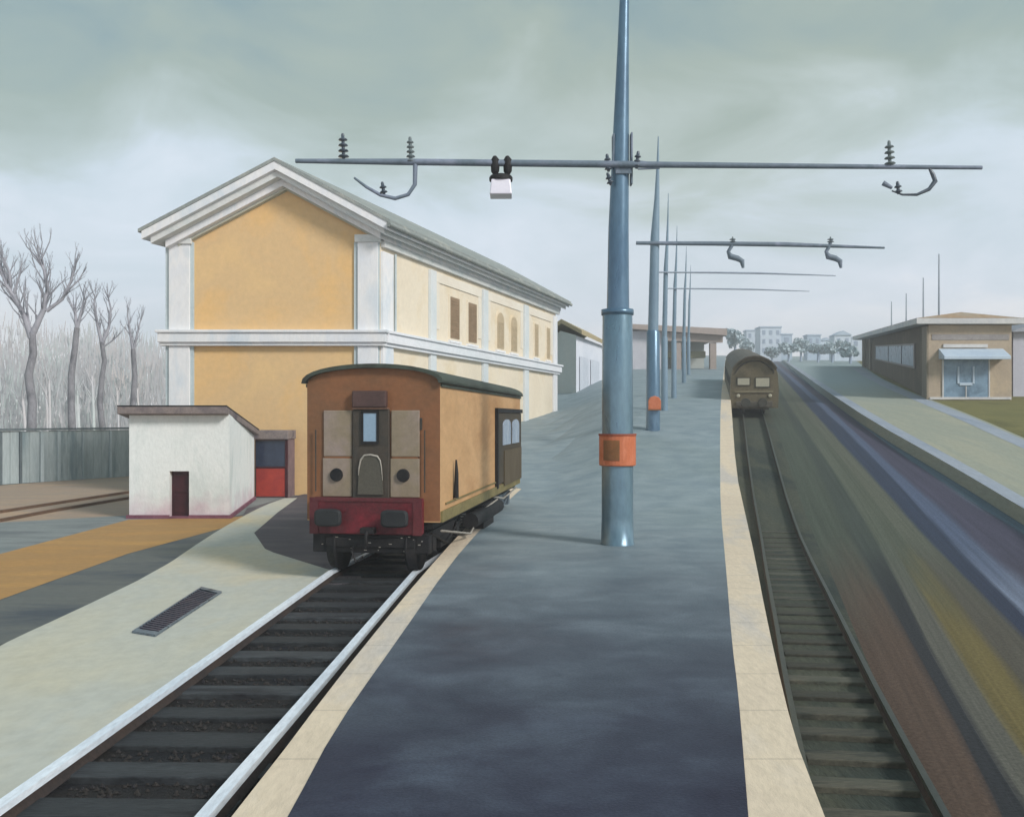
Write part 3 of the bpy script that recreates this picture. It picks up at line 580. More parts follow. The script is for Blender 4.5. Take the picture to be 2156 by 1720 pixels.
# string course round both faces
mb = MB()
mb.box(xu(338), xr+.25, D0-.3, D0+.02, zb0+.12, zb1-.1); mb.box(xu(341), xr+.18, D0-.22, D0+.01, zb0, zb0+.118); mb.box(xu(334), xr+.32, D0-.36, D0+.02, zb1-.098, zb1)
mb.build('string_course', M['trim'], st, bevel=.015)
mb = MB()
sidebox(mb, .03, LEN+.25, zb0+.12, zb1-.1, .003, .3); sidebox(mb, .012, LEN+.2, zb0, zb0+.118, .002, .2); sidebox(mb, .03, LEN+.3, zb1-.098, zb1, .003, .37)
mb.build('string_course', mat('white_trim_side', (226, 226, 230), (214, 218, 222), .8, (1, .35, 1), rough=.8, fine=.04), st, bevel=.015)
# roof in layers: sheet, boards, moulding and soffit
OH = .8; RT = [(xu(u_, D0-OH)+SD*OH, zv(v_, D0-OH)) for u_, v_ in ((290, 482), (577, 331), (820, 462))]
def chevron(t0, t1, inset, y0, y1):
    """band between t0 and t1 metres below the roof line, pulled in at the eaves"""
    (x0, z0), (xa, za), (x2, z2) = RT; sl = (za-z0)/(xa-x0); sr_ = (za-z2)/(x2-xa)
    a = [(x0+inset, z0+inset*sl-t0), (xa, za-t0), (x2-inset*.9, z2+inset*.9*sr_-t0)]
    b = [(x2-inset*.9, z2+inset*.9*sr_-t1), (xa, za-t1), (x0+inset, z0+inset*sl-t1)]
    pts = a+b; fr = [Vector((x+SD*y0, D0+y0, z)) for x, z in pts]; bk = [Vector((x+SD*y1, D0+y1, z)) for x, z in pts]
    m_ = MB(); n_ = 6
    m_.add(fr+bk, [(0, 1, 4, 5), (1, 2, 3, 4), (6, 11, 10, 7), (7, 10, 9, 8)]+[(i, (i+1) % n_, n_+(i+1) % n_, n_+i) for i in range(n_)])
    return m_
rf = chevron(0, .12, 0, -OH, LEN+.6).build('roof', M['roofgrey'], st)
chevron(.125, .40, .1, -OH+.03, LEN+.5).build('verge_board', M['trim'], st)
chevron(.405, .62, .3, -.62, LEN+.45).build('verge_board', M['trimgrey'], st)
chevron(.625, .86, .6, -.34, LEN+.4).build('verge_moulding', M['trim'], st)
chevron(.865, .95, .9, -.16, LEN+.3).build('verge_moulding', mat('grey_moulding', (176, 176, 160), (188, 186, 172), 1, fine=.05), st)  # innermost moulding in a greyer tone
mb = MB(); sidebox(mb, .05, LEN+.3, zl-.2, zl+.05, .002, .16); mb.build('eaves_cornice', M['trimgrey'], st, bevel=.015)
mb = MB(); mb.tube([Vector((RT[2][0]+SD*y_+.02, D0+y_, RT[2][1]-.18)) for y_ in (-.9, LEN*.5, LEN+.55)], .085, 8); mb.build('gutter', M['roofgrey'], st)
mb = MB(); mb.tube([onside(.9, zl-.3, .1), onside(.9, zb1+.05, .1)], .05, 8); mb.build('downpipe', M['trimblue'], st)
# windows
def arched(t0, t1, z0, z1, arch, out_):
    pts = [onside(t0, z0, out_), onside(t1, z0, out_), onside(t1, z1-(t1-t0)*.5*arch, out_)]
    if arch:
        for i in range(1, 8):
            a = math.pi*i/8; pts.append(onside((t0+t1)/2+(t1-t0)/2*math.cos(a), z1-(t1-t0)*.5+(t1-t0)*.5*math.sin(a), out_))
    pts.append(onside(t0, z1-(t1-t0)*.5*arch, out_)); return pts
for t0, t1, arch, mm in ((5.7, 6.55, 0, 'shutter'), (7.55, 8.4, 0, 'shutter'), (10.9, 11.75, 1, 'shutterpale'), (12.75, 13.55, 1, 'shutterpale'), (16.3, 16.85, 0, 'shutterpale'), (18.35, 18.85, 0, 'shutterpale')):
    z0, z1 = 6.02, 7.72
    mb = MB(); mb.prism(arched(t0-.09, t1+.09, z0-.09, z1+.09, arch, .001), (.045, 0, 0)); f_ = mb.build('window', M['cream'], st)
    mb = MB(); mb.prism(arched(t0, t1, z0, z1, arch, .047), (.03, 0, 0)); o = mb.build('shutter', M[mm], st); o.parent = f_
    mb = MB(); sidebox(mb, t0-.12, t1+.12, z0-.19, z0-.1, .002, .12); o = mb.build('sill', M['trim'], st); o.parent = f_
    mb = MB(); n_ = 14
    for i in range(n_):
        zz = z0+.08+(z1-z0-.16-(.35*arch))*i/n_; sidebox(mb, t0+.07, (t0+t1)/2-.03, zz, zz+.05, .078, .095); sidebox(mb, (t0+t1)/2+.03, t1-.07, zz, zz+.05, .078, .095)
    o = mb.build('slats', M[mm], st); o.parent = f_

# ------------------------------------------------------------------ white hut and kiosk
hd = 23.8
A0 = Vector((xu(272, hd), hd, 0)); A1 = Vector((xu(483, hd), hd, 0)); SV = Vector((-.96, 5.6, 0))
ht = thing('white_hut', 'small whitewashed hut with a flat felt roof and dark maroon doorway, beside the station', 'hut', A0)
zt, ztb = 2.8, 2.12
b0, b1 = A0+SV, A1+SV; up = lambda p, z: Vector((p.x, p.y, z))
dx0, dx1, dzt = xu(357, hd), xu(398, hd), EYE+(HV-992)*hd/F
mb = MB(); y = hd
mb.add([(A0.x, y, .0), (dx0, y, 0), (dx0, y, dzt), (dx1, y, dzt), (dx1, y, 0), (A1.x, y, 0), (A1.x, y, zt), (dx1, y, zt), (dx0, y, zt), (A0.x, y, zt)],
       [(0, 1, 2, 8, 9), (2, 3, 7, 8), (4, 5, 6, 7, 3)])
mb.add([A1, b1, up(b1, ztb), up(A1, zt)], [(0, 1, 2, 3)]); mb.add([b0, A0, up(A0, zt), up(b0, ztb)], [(0, 1, 2, 3)]); mb.add([b1, b0, up(b0, ztb), up(b1, ztb)], [(0, 1, 2, 3)])
mb.add([(dx0, y, 0), (dx0, y+.2, 0), (dx0, y+.2, dzt), (dx0, y, dzt)], [(0, 1, 2, 3)]); mb.add([(dx1, y, 0), (dx1, y+.2, 0), (dx1, y+.2, dzt), (dx1, y, dzt)], [(0, 1, 2, 3)]); mb.add([(dx0, y, dzt), (dx1, y, dzt), (dx1, y+.2, dzt), (dx0, y+.2, dzt)], [(0, 1, 2, 3)])
mb.build('wall', M['hut'], ht)
mb = MB(); mb.box(dx0, dx1, y+.16, y+.2, 0, dzt); dr = mb.build('door', M['maroon'], ht)
mb = MB(); mb.box(dx0+.07, dx1-.07, y+.14, y+.159, .15, dzt*.5); mb.box(dx0+.07, dx1-.07, y+.14, y+.159, dzt*.55, dzt-.08); o = mb.build('door_panel', M['maroon'], ht, bevel=.01); o.parent = dr
mb = MB(); mb.box(A0.x-.06, dx0-.002, y-.06, y+.05, -.02, .1); mb.box(dx1+.002, A1.x+.05, y-.06, y+.05, -.02, .1); mb.box(dx0, dx1, y-.06, y+.15, -.02, .06)
mb.hexa([A1+Vector((.001, 0, -.02)), A1+Vector((.06, -.0, -.02)), A1+Vector((.06, 0, .1)), A1+Vector((.001, 0, .1))], [b1+Vector((.001, 0, -.02)), b1+Vector((.06, 0, -.02)), b1+Vector((.06, 0, .1)), b1+Vector((.001, 0, .1))])
mb.build('plinth', M['hutpink'], ht)
mb = MB()
e0 = Vector((xu(256, hd), hd-.28, 0)); e1 = Vector((A1.x+.02, hd-.28, 0)); e2 = b1+Vector((.14, .1, 0)); e3 = b0+Vector((-.2, .1, 0))
mb.hexa([up(e0, zt+.005), up(e1, zt+.005), up(e2, ztb+.01), up(e3, ztb+.01)], [up(e0, zt+.2), up(e1, zt+.2), up(e2, ztb+.17), up(e3, ztb+.17)])
rf = mb.build('roof', M['hutroof'], ht, bevel=.02)
mb = MB(); mb.hexa([up(e0, zt+.203), up(e1, zt+.203), up(e2, ztb+.173), up(e3, ztb+.173)], [up(e0, zt+.235), up(e1, zt+.235), up(e2, ztb+.205), up(e3, ztb+.205)])
o = mb.build('roof_felt', M['iron'], ht); o.parent = rf

kd = 30.0
kt = thing('kiosk', 'narrow kiosk with navy window above red panel, between white hut and brown wagon', 'kiosk', (xu(572, kd), kd, 0))
kx0, kx1 = xu(537, kd), xu(607, kd); kz = lambda v: EYE+(HV-v)*kd/F
mb = MB(); mb.box(kx0, kx1, kd, kd+.9, 0, kz(925)); mb.build('cabinet', M['mauve'], kt, bevel=.02)
mb = MB(); mb.box(kx0-.08, kx1+.03, kd-.15, kd+.95, kz(925)+.003, kz(906)); mb.build('roof', M['hutroof'], kt, bevel=.02)
mb = MB(); mb.box(kx0+.04, kx1-.1, kd-.02, kd-.001, kz(985), kz(928)); mb.build('window', M['navy'], kt)
mb = MB(); mb.box(kx0+.04, kx1-.1, kd-.03, kd-.001, kz(1045), kz(986)); mb.build('panel', M['redpanel'], kt, bevel=.01)
mb = MB(); mb.box(kx1-.097, kx1-.01, kd-.05, kd-.001, 0, kz(926)); mb.box(kx0+.04, kx1-.1, kd-.04, kd-.003, kz(986)+.002, kz(985)+.05)
mb.build('frame', M['maroon'], kt)

# ------------------------------------------------------------------ brown wagon on the siding
WD = 14.5
wg = thing('railway_wagon', 'brown and ochre arched roof wagon with red buffer beam standing on the siding', 'railway wagon', (xu(785, WD), WD, .2), -math.atan(.153))
wz = lambda v: EYE+(HV-v)*WD/F-.2
wx = lambda u: (u-786)*WD/F
HW = 1.126; L = 9.1; ze, za = wz(802), wz(766)
def arc(hw, z0, z1, n_=16, pw=2.3):
    return [(hw*math.cos(math.pi*(1-i/n_)), z0+(z1-z0)*math.sin(math.pi*i/n_)**.85) for i in range(n_+1)]
body = [(-HW, wz(1095)), (HW, wz(1095))]+[(x, z) for x, z in reversed(arc(HW, ze, za-.06))]
n_ = len(body)
mb = MB(); mb.add([(x, 0, z) for x, z in body], [tuple(range(n_))]); mb.build('end_wall', M['wagfront'], wg, local=True)
mb = MB(); mb.add([(x, L, z) for x, z in body], [tuple(range(n_))[::-1]]); mb.build('end_wall', M['wagfront'], wg, local=True)
mb = MB(); z0 = wz(1095)
for s_ in (-1, 1): mb.add([(s_*HW, .0, z0), (s_*HW, L, z0), (s_*HW, L, ze), (s_*HW, 0, ze)], [(0, 1, 2, 3)])
mb.box(-HW+.002, HW-.002, .002, L-.002, z0-.02, z0+.02)
mb.build('side_wall', M['wagside'], wg, local=True)
mb = MB(); a = arc(HW+.07, ze-.04, za); b = arc(HW-.005, ze-.04, za-.07); ring = a+b[::-1]; k_ = len(ring)
for y0, y1 in ((-.09, L+.09),):
    mb.add([(x, y0, z) for x, z in ring]+[(x, y1, z) for x, z in ring], [(i, (i+1) % k_, k_+(i+1) % k_, k_+i) for i in range(k_)], True)
    h_ = k_//2
    mb.add([(x, y0, z) for x, z in ring], [(i, i+1, k_-2-i, k_-1-i) for i in range(h_-1)]); mb.add([(x, y1, z) for x, z in ring], [(k_-1-i, k_-2-i, i+1, i) for i in range(h_-1)])
mb.build('roof', M['wagroof'], wg, local=True)
mb = MB()
for y_ in (2.2, 4.5, 6.9): mb.tube([(0, y_, za-.02), (0, y_, za+.08), (0, y_, za+.085), (0, y_, za+.12)], [.09, .09, .17, .12], 12)
# side seams and gutter
mb = MB()
for s_ in (-1, 1): mb.box(s_*HW-(.0 if s_ > 0 else .03), s_*HW+(.03 if s_ > 0 else 0), .02, L-.02, ze-.1, ze-.05)
mb.build('gutter', M['wagroof'], wg, local=True)
def fbox(mb, u0, u1, v0, v1, y0, y1): mb.box(wx(u0), wx(u1), y0, y1, wz(v1), wz(v0))
for u0, u1 in ((679, 742), (827, 888)):
    mb = MB(); fbox(mb, u0, u1, 864, 961, -.035, -.001); fbox(mb, u0-2, u1, 965, 1046, -.035, -.001); p_ = mb.build('end_panel', M['wagpanel'], wg, bevel=.012, local=True)
    uc = 708 if u0 < 750 else 853
    mb = MB(); mb.tube([(wx(uc), -.075, wz(1000)), (wx(uc), -.036, wz(1000))], [.1, .11], 20); o = mb.build('lamp', M['iron'], wg, local=True); o.parent = p_
    mb = MB(); fbox(mb, u0+2, u1-4, 961.2, 964.8, -.028, -.003); o = mb.build('seam', M['wagfront'], wg, local=True); o.parent = p_
mb = MB(); fbox(mb, 744, 824, 862, 1050, -.07, -.001); dr = mb.build('end_door', M['wagdoor'], wg, bevel=.015, local=True)
mb = MB(); fbox(mb, 745, 819, 823, 858, -.12, -.001); mb.build('head_panel', M['wagmauve'], wg, bevel=.02, local=True)
mb = MB(); fbox(mb, 745, 822, 858.5, 861.5, -.1, -.002); mb.build('ledge', mat('worn_brown', (118, 90, 74), (104, 78, 66), 2), wg, local=True)
mb = MB(); fbox(mb, 769, 797, 870, 929, -.085, -.071); o = mb.build('window', M['glass'], wg, local=True); o.parent = dr
mb = MB(); fbox(mb, 764, 768.7, 866, 933, -.095, -.071); fbox(mb, 797.3, 802, 866, 933, -.095, -.071); fbox(mb, 764, 802, 929.3, 935, -.1, -.071); fbox(mb, 764, 802, 864, 869.7, -.095, -.071)
o = mb.build('window_frame', M['iron'], wg, local=True); o.parent = dr
pl = [(757, 1040), (812, 1040), (809, 985), (806, 968), (800, 960), (772, 958), (764, 966), (760, 985)]
mb = MB(); mb.prism([(wx(u), -.071, wz(v)) for u, v in pl], (0, -.03, 0)); gp = mb.build('gangway_plate', M['wagplate'], wg, local=True)
mb = MB(); mb.tube([(wx(u), -.104, wz(v)) for u, v in [(759, 1000), (760, 985), (764, 967), (772, 958), (786, 957), (800, 960), (806, 969), (809, 985), (811, 1010)]], [.006, .012, .016, .016, .016, .016, .013, .009, .005], 6)
o = mb.build('gangway_rim', M['chrome'], wg, local=True); o.parent = gp
for u0 in (655, 897):
    mb = MB(); mb.tube([(wx(u0+(8 if u0 < 700 else 3)), -.06, wz(905)), (wx(u0+(8 if u0 < 700 else 3)), -.06, wz(1035))], .012, 6); mb.build('handrail', M['wagdoor'], wg, local=True)
mb = MB(); fbox(mb, 889, 893, 880, 905, -.03, -.001); mb.build('lamp_bracket', M['wagdoor'], wg, local=True)
# side door, windows, grab slot, solebar (right side)
def rb(mb, y0, y1, za_, zb_, o0, o1): mb.box(HW+o0, HW+o1, y0, y1, za_, zb_)
mb = MB(); rb(mb, 5.35, 8.95, 1.02, 2.62, .001, .05); sd_ = mb.build('side_door', mat('dark_umber_door', (58, 54, 46), (74, 64, 50), 1, rough=.7, fine=.1), wg, bevel=.01, local=True)
mb = MB(); rb(mb, 6.1, 8.8, .95, 1.75, .051, .08); o = mb.build('lower_panel', mat('umber_panel', (92, 80, 60), (84, 72, 54), 1, rough=.7, fine=.08), wg, local=True); o.parent = sd_
for y0 in (5.95, 7.35):
    mb = MB(); pts = [(HW+.051, y0, 1.88), (HW+.051, y0+1.1, 1.88), (HW+.051, y0+1.1, 2.35)]+[(HW+.051, y0+.55+.55*math.cos(math.pi*i/6), 2.35+.12*math.sin(math.pi*i/6)) for i in range(1, 6)]+[(HW+.051, y0, 2.35)]
    mb.prism(pts, (.02, 0, 0)); o = mb.build('window', mat('side_window', (150, 164, 186), (176, 186, 200), 2.2, (1, 2, .6), rough=.15, fine=.1), wg, local=True); o.parent = sd_
mb = MB(); rb(mb, 5.2, 5.34, .95, 2.72, .001, .07); rb(mb, 5.2, 9.05, 2.625, 2.72, .001, .075); o = mb.build('door_frame', M['iron'], wg, local=True); o.parent = sd_
mb = MB(); mb.tube([(HW+.05, .98, 1.12), (HW+.06, .98, 1.55), (HW+.05, .99, 1.78)], [.05, .035, .016], 8); mb.build('grab_rail', M['iron'], wg, local=True)
mb = MB(); rb(mb, .02, L-.3, wz(1095)-.02, wz(1095)+.16, .001, .045); rb(mb, .35, L-.5, wz(1095)+.24, wz(1095)+.27, .001, .03); mb.build('solebar', M['olive'], wg, bevel=.008, local=True)
# buffer beam
bz0, bz1 = wz(1122), wz(1047)
mb = MB(); mb.box(wx(659), wx(897), -.2, -.001, bz0, bz1); bb_ = mb.build('buffer_beam', M['beamred'], wg, bevel=.02, local=True)
mb = MB(); mb.box(wx(657), wx(899), -.215, -.202, bz1-.05, bz1+.01); mb.box(wx(657), wx(676), -.214, -.202, bz0, bz1-.052); mb.box(wx(880), wx(899), -.214, -.202, bz0, bz1-.052)
o = mb.build('beam_flange', mat('dull_red', (98, 40, 44), (84, 34, 40), 2, rough=.6, fine=.15), wg, local=True); o.parent = bb_
for uc in (704, 846):
    mb = MB(); cx, cz = wx(uc), (wz(1068)+wz(1104))/2
    def sq(sx_, sz_, y_): return [(cx+sx_*math.copysign(abs(math.cos(t_))**.45, math.cos(t_)), y_, cz+sz_*math.copysign(abs(math.sin(t_))**.45, math.sin(t_))) for t_ in [2*math.pi*i/24 for i in range(24)]]
    rings = [sq(.1, .09, -.2), sq(.1, .09, -.33), sq(.225, .14, -.335), sq(.225, .14, -.37), sq(.19, .115, -.39)]
    vs = [p for r in rings for p in r]; mb.add(vs, [(i*24+j, i*24+(j+1) % 24, (i+1)*24+(j+1) % 24, (i+1)*24+j) for i in range(4) for j in range(24)]); mb.add(rings[-1], [tuple(range(24))])
    mb.build('buffer', mat('buffer_face', (30, 32, 35), (40, 42, 44), 4, rough=.6, fine=.2), wg, local=True)
mb = MB(); mb.box(-.1, .12, -.36, -.2, wz(1118), wz(1106)); mb.tube([(0.01, -.33, wz(1112)), (0.01, -.4, wz(1124)), (.01, -.38, wz(1140)), (.01, -.34, wz(1146))], .028, 8); mb.build('coupling_hook', M['iron'], wg, local=True)
mb = MB(); mb.box(-.98, .98, -.12, .05, wz(1162), bz0-.003); mb.box(-.75, .75, -.16, -.12, wz(1150), wz(1130)); mb.build('headstock', M['iron'], wg, bevel=.015, local=True)
mb = MB()
for i in range(16):
    x = rnd.uniform(-.85, .95); z = rnd.uniform(wz(1160), wz(1126)); l_ = rnd.uniform(.01, .05); mb.box(x, x+l_, -.168, -.12 if abs(x) > .74 else -.161, z, z+rnd.uniform(.006, .014))
mb.build('worn_edge', M['chrome'], wg, local=True)
mb = MB(); mb.tube([(-.25, -.12, wz(1140)), (-.27, -.26, wz(1155)), (-.2, -.27, wz(1178)), (-.1, -.2, wz(1168))], .022, 8); mb.build('brake_hose', M['iron'], wg, local=True)
for y_ in (.28, 2.3, 6.6, 8.45):
    mb = MB(); 
    for s_ in (-1, 1):
        x_ = s_*.66; mb.disc_stack((x_, y_, .42), (s_, 0, 0), [(-.085, .12), (-.08, .46), (-.04, .46), (-.035, .42), (.085, .42), (.09, .1)], 28)
    mb.tube([(-.6, y_, .42), (.6, y_, .42)], .07, 12)
    mb.build('wheelset', M['iron'], wg, local=True)
for y0, y1 in ((.05, 2.75), (6.15, 8.9)):
    mb = MB()
    for s_ in (-1, 1):
        x_ = s_*.84; mb.box(x_-.04, x_+.04, y0, y1, .44, .62); mb.box(x_-.05, x_+.05, (y0+y1)/2-.35, (y0+y1)/2+.35, .25, .44)
        for yy in (y0+.4, y1-.45): mb.box(x_-.07, x_+.09, yy-.12, yy+.12, .3, .56)
        mb.tube([(x_+s_*.07, y0+.2, .6), (x_+s_*.07, (y0+y1)/2, .3), (x_+s_*.07, y1-.2, .6)], .03, 6)
    mb.box(-.85, .85, (y0+y1)/2-.2, (y0+y1)/2+.2, .45, .66)
    mb.build('bogie', M['ironblue'] if y0 > 1 else M['iron'], wg, bevel=.01, local=True)
mb = MB(); mb.box(-1.0, 1.0, .05, L-.05, .7, wz(1095)-.022); mb.tube([(1.04, 2.9, .5), (1.04, 6.0, .5)], .16, 12); mb.box(.7, 1.08, 4.1, 5.3, .2, .69); mb.build('underframe', M['iron'], wg, local=True)
mb = MB(); mb.tube([(1.08, .3, .64), (1.1, 2.6, .3), (1.1, 4.0, .62), (1.08, 5.8, .66)], .02, 6); mb.tube([(1.06, 5.5, .74), (1.1, 6.5, .62), (1.08, 8.7, .7)], .025, 6); mb.build('brake_pipe', M['chrome'], wg, local=True)

# ------------------------------------------------------------------ masts, beams, lamp
def insulator(mb, base, axis, n=4, r=.075, step=.085):
    pr = [(0, .025)]
    for i in range(n):
        t_ = .03+i*step; pr += [(t_, .03), (t_+.012, r*(1-.06*i)), (t_+.035, r*.8*(1-.06*i)), (t_+.045, .03)]
    pr += [(.03+n*step, .03), (.06+n*step, .02)]
    mb.disc_stack(base, axis, pr, 14)
MD = 16.2; mk = MD/F
mx0 = xu(1300, MD)
m1 = thing('overhead_line_mast', 'nearest and largest blue steel mast on the platform, carrying a long cross beam with insulators', 'mast', (mx0, MD, .4), 0, 'overhead line masts along the platform')
mz = lambda v: EYE+(HV-v)*mk-.4; mxx = lambda u: (u-1300)*mk
mb = MB(); mb.disc_stack((0, 0, -.1), (0.0, 0, 1), [(0, .3), (.12, .31), (.13, .30), (.6, .288), (mz(850)+.1, .282), (mz(660)+.1, .272), (mz(655)+.1, .262)], 36); mb.build('lower_tube', M['mastlow'], m1, local=True)
mb = MB(); mb.disc_stack((0, 0, mz(664)), (0, 0, 1), [(0, .275), (.003, .295), (.1, .295), (.103, .22)], 36); mb.build('collar', M['mast'], m1, local=True)
mb = MB(); mb.tube([(0.01, 0, mz(655)), (.02, 0, mz(480)), (mxx(1307), 0, mz(300)), (mxx(1312), 0, mz(100)), (mxx(1316), 0, mz(-60))], [.205, .185, .15, .105, .075], 28); mb.build('upper_tube', M['mast'], m1, local=True)
mb = MB(); mb.box(mxx(1289), mxx(1293), -.1, .1, mz(390), mz(285)); mb.box(mxx(1327), mxx(1331), -.1, .1, mz(390), mz(282)); mb.box(mxx(1293), mxx(1327), -.19, -.165, mz(372), mz(345)); mb.build('clamp_plate', M['beam'], m1, bevel=.01, local=True)
mb = MB(); mb.tube([(mxx(628), -.2, mz(346)), (mxx(850), -.2, mz(348)), (mxx(1290), -.2, mz(353))], [.04, .06, .065], 10); mb.tube([(mxx(1290), -.2, mz(353)), (mxx(1600), -.2, mz(356)), (mxx(2055), -.2, mz(360))], [.06, .05, .035], 10)
mb.build('cross_beam', M['beam'], m1, local=True)
mb = MB(); mb.tube([(mxx(1340), -.2, mz(347)), (mxx(1380), -.2, mz(352))], .02, 6); mb.tube([(mxx(1340), -.2, mz(363)), (mxx(1385), -.2, mz(361))], .015, 6); mb.build('tie_rod', M['beam'], m1, local=True)
for u, v, n_ in ((728, 342, 4), (1864, 357, 4), (868, 352, 5)):
    mb = MB(); insulator(mb, (mxx(u), -.2, mz(v)), (-.04, 0, 1), n_, .1 if u != 868 else .085, .1 if u != 868 else .085); mb.build('insulator', M['insul'] if u == 728 else M['insulpale'], m1, local=True)
for u, v, a in ((1279, 368, (-.1, 0, 1)), (1337, 362, (.1, 0, 1)), (1284, 396, (-.3, 0, 1)), (812, 416, (-.15, 0, 1)), (1882, 415, (-.1, 0, 1))):
    mb = MB(); insulator(mb, (mxx(u), -.2, mz(v)), a, 2 if v > 390 else 3, .07, .085); mb.build('insulator', M['insul'], m1, local=True)
mb = MB(); mb.tube([(mxx(u), -.2, mz(v)) for u, v in [(750, 381), (775, 400), (805, 417), (835, 424), (862, 416), (876, 395), (877, 352)]], [.02, .028, .032, .035, .035, .04, .045], 8); mb.build('registration_arm', M['beam'], m1, local=True)
mb = MB(); mb.tube([(mxx(u), -.2, mz(v)) for u, v in [(1868, 408), (1890, 416), (1920, 416), (1945, 405), (1958, 388), (1953, 374), (1945, 360)]], [.015, .02, .026, .034, .045, .04, .02], 8); mb.build('registration_arm', M['insul'], m1, local=True)
mb = MB(); mb.tube([(mxx(1850), -.2, mz(392)), (mxx(1868), -.2, mz(402))], [.05, .03], 8); mb.build('contact_clamp', M['beam'], m1, local=True)

lp = thing('hanging_lamp', 'white lamp with black cap hanging by two clamps from the nearest cross beam', 'lamp', (mx0+mxx(1055), MD-.2, .4+mz(420)))
lz = lambda v: (420-v)*mk; lx = lambda u: (u-1055)*mk
mb = MB(); mb.add([(sx_*w_, sy_*w_, z_) for z_, w_ in ((0, .2), (lz(388), .17)) for sx_, sy_ in ((-1, -1), (1, -1), (1, 1), (-1, 1))], [(0, 1, 2, 3), (7, 6, 5, 4)]+[(i, (i+1) % 4, 4+(i+1) % 4, 4+i) for i in range(4)]); mb.build('lamp_shade', M['lampwhite'], lp, bevel=.02, local=True)
mb = MB(); mb.disc_stack((0, 0, lz(388)+.002), (0, 0, 1), [(0, .21), (.05, .215), (.09, .19), (.13, .06)], 20); mb.build('cap', M['iron'], lp, local=True)
for u in (1043, 1069):
    mb = MB(); mb.tube([(lx(u), 0, lz(376)), (lx(u), 0, lz(368)), (lx(u), 0, lz(345)), (lx(u)-.01, 0, lz(336))], [.03, .075, .085, .03], 10); mb.build('clamp', M['iron'], lp, local=True)

ob = thing('orange_box', 'large orange box strapped round the nearest mast', 'box', (mx0, MD-.3, .4+mz(980)), 0, 'orange boxes on the masts')
oz = lambda v: (980-v)*mk
def obx(r0, r1, z0, z1, a0, a1, n_=18):
    m_ = MB(); fr = []
    for i in range(n_+1):
        a = a0+(a1-a0)*i/n_; fr.append((math.cos(a), math.sin(a)))
    vs = [(r1*c_, .3+r1*s_, z) for z in (z0, z1) for c_, s_ in fr]+[(r0*c_, .3+r0*s_, z) for z in (z0, z1) for c_, s_ in fr]; q = n_+1
    f_ = []
    for i in range(n_):
        f_ += [(i, i+1, q+i+1, q+i), (2*q+i+1, 2*q+i, 3*q+i, 3*q+i+1), (i+1, i, 2*q+i, 2*q+i+1), (q+i, q+i+1, 3*q+i+1, 3*q+i)]
    f_ += [(0, q, 3*q, 2*q), (q-1, 3*q-1, 4*q-1, 2*q-1)]
    m_.add(vs, f_); return m_
mb = obx(.286, .335, 0, oz(916), math.pi*.93, math.pi*2.07); mb.build('casing', M['orange'], ob, bevel=.02, local=True)
mb = obx(.30, .345, oz(917), oz(913), math.pi*.92, math.pi*2.08); mb.build('lid', mat('rust_edge', (150, 78, 56), (136, 70, 50), 3), ob, local=True)
mb = obx(.336, .345, oz(968), oz(926), math.pi*1.2, math.pi*1.5); mb.build('label_plate', M['orangedk'], ob, bevel=.01, local=True)

# second mast and its smaller-looking copies up the slope
D2 = 34.0; k2 = D2/F
b2 = G(1375, 905, 0); D2 = b2.y; k2 = D2/F
m2 = thing('overhead_line_mast', 'second mast up the platform, blue, with two bent arms hanging from its single sided beam', 'mast', b2, 0, 'overhead line masts along the platform')
z2 = lambda v: (905-v)*k2; x2 = lambda u: (u-1375)*k2
def far_mast(t, q, arms, lowm, upm):
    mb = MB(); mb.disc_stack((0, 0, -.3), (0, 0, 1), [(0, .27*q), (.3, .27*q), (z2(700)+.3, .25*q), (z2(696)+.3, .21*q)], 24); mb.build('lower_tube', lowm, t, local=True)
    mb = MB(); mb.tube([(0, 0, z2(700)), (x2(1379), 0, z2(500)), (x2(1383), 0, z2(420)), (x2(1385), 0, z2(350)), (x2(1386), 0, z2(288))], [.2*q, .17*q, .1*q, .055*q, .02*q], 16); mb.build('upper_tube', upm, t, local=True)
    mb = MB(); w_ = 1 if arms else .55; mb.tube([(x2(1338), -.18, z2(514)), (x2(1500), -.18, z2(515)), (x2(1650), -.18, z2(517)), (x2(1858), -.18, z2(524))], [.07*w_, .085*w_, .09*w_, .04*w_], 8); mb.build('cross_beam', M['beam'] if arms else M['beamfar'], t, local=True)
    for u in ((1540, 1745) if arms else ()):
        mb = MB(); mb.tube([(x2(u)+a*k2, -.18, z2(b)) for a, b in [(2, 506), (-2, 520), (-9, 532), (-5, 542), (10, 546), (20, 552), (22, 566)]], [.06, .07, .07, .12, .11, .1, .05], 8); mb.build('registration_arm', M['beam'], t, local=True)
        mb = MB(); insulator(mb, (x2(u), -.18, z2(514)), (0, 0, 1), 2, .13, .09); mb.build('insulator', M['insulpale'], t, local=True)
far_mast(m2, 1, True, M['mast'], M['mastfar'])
ob2 = thing('orange_box', 'small rounded orange box on the second mast, above its blue foot', 'box', (b2.x, b2.y-.3, b2.z+z2(862)), 0, 'orange boxes on the masts')
mb = MB(); s_ = k2
prof_ = [(-13, 0), (-13, 18), (-9, 25), (0, 28), (9, 25), (13, 18), (13, 0)]
mb.prism([(a*s_, -.12, b*s_) for a, b in prof_], (0, .15, 0)); mb.build('casing', M['orange'], ob2, bevel=.02, local=True)
mb = MB(); mb.box(-13.5*s_, 13.5*s_, -.14, .04, -2*s_, 0); mb.build('tray', M['orangedk'], ob2, local=True)
m3 = None
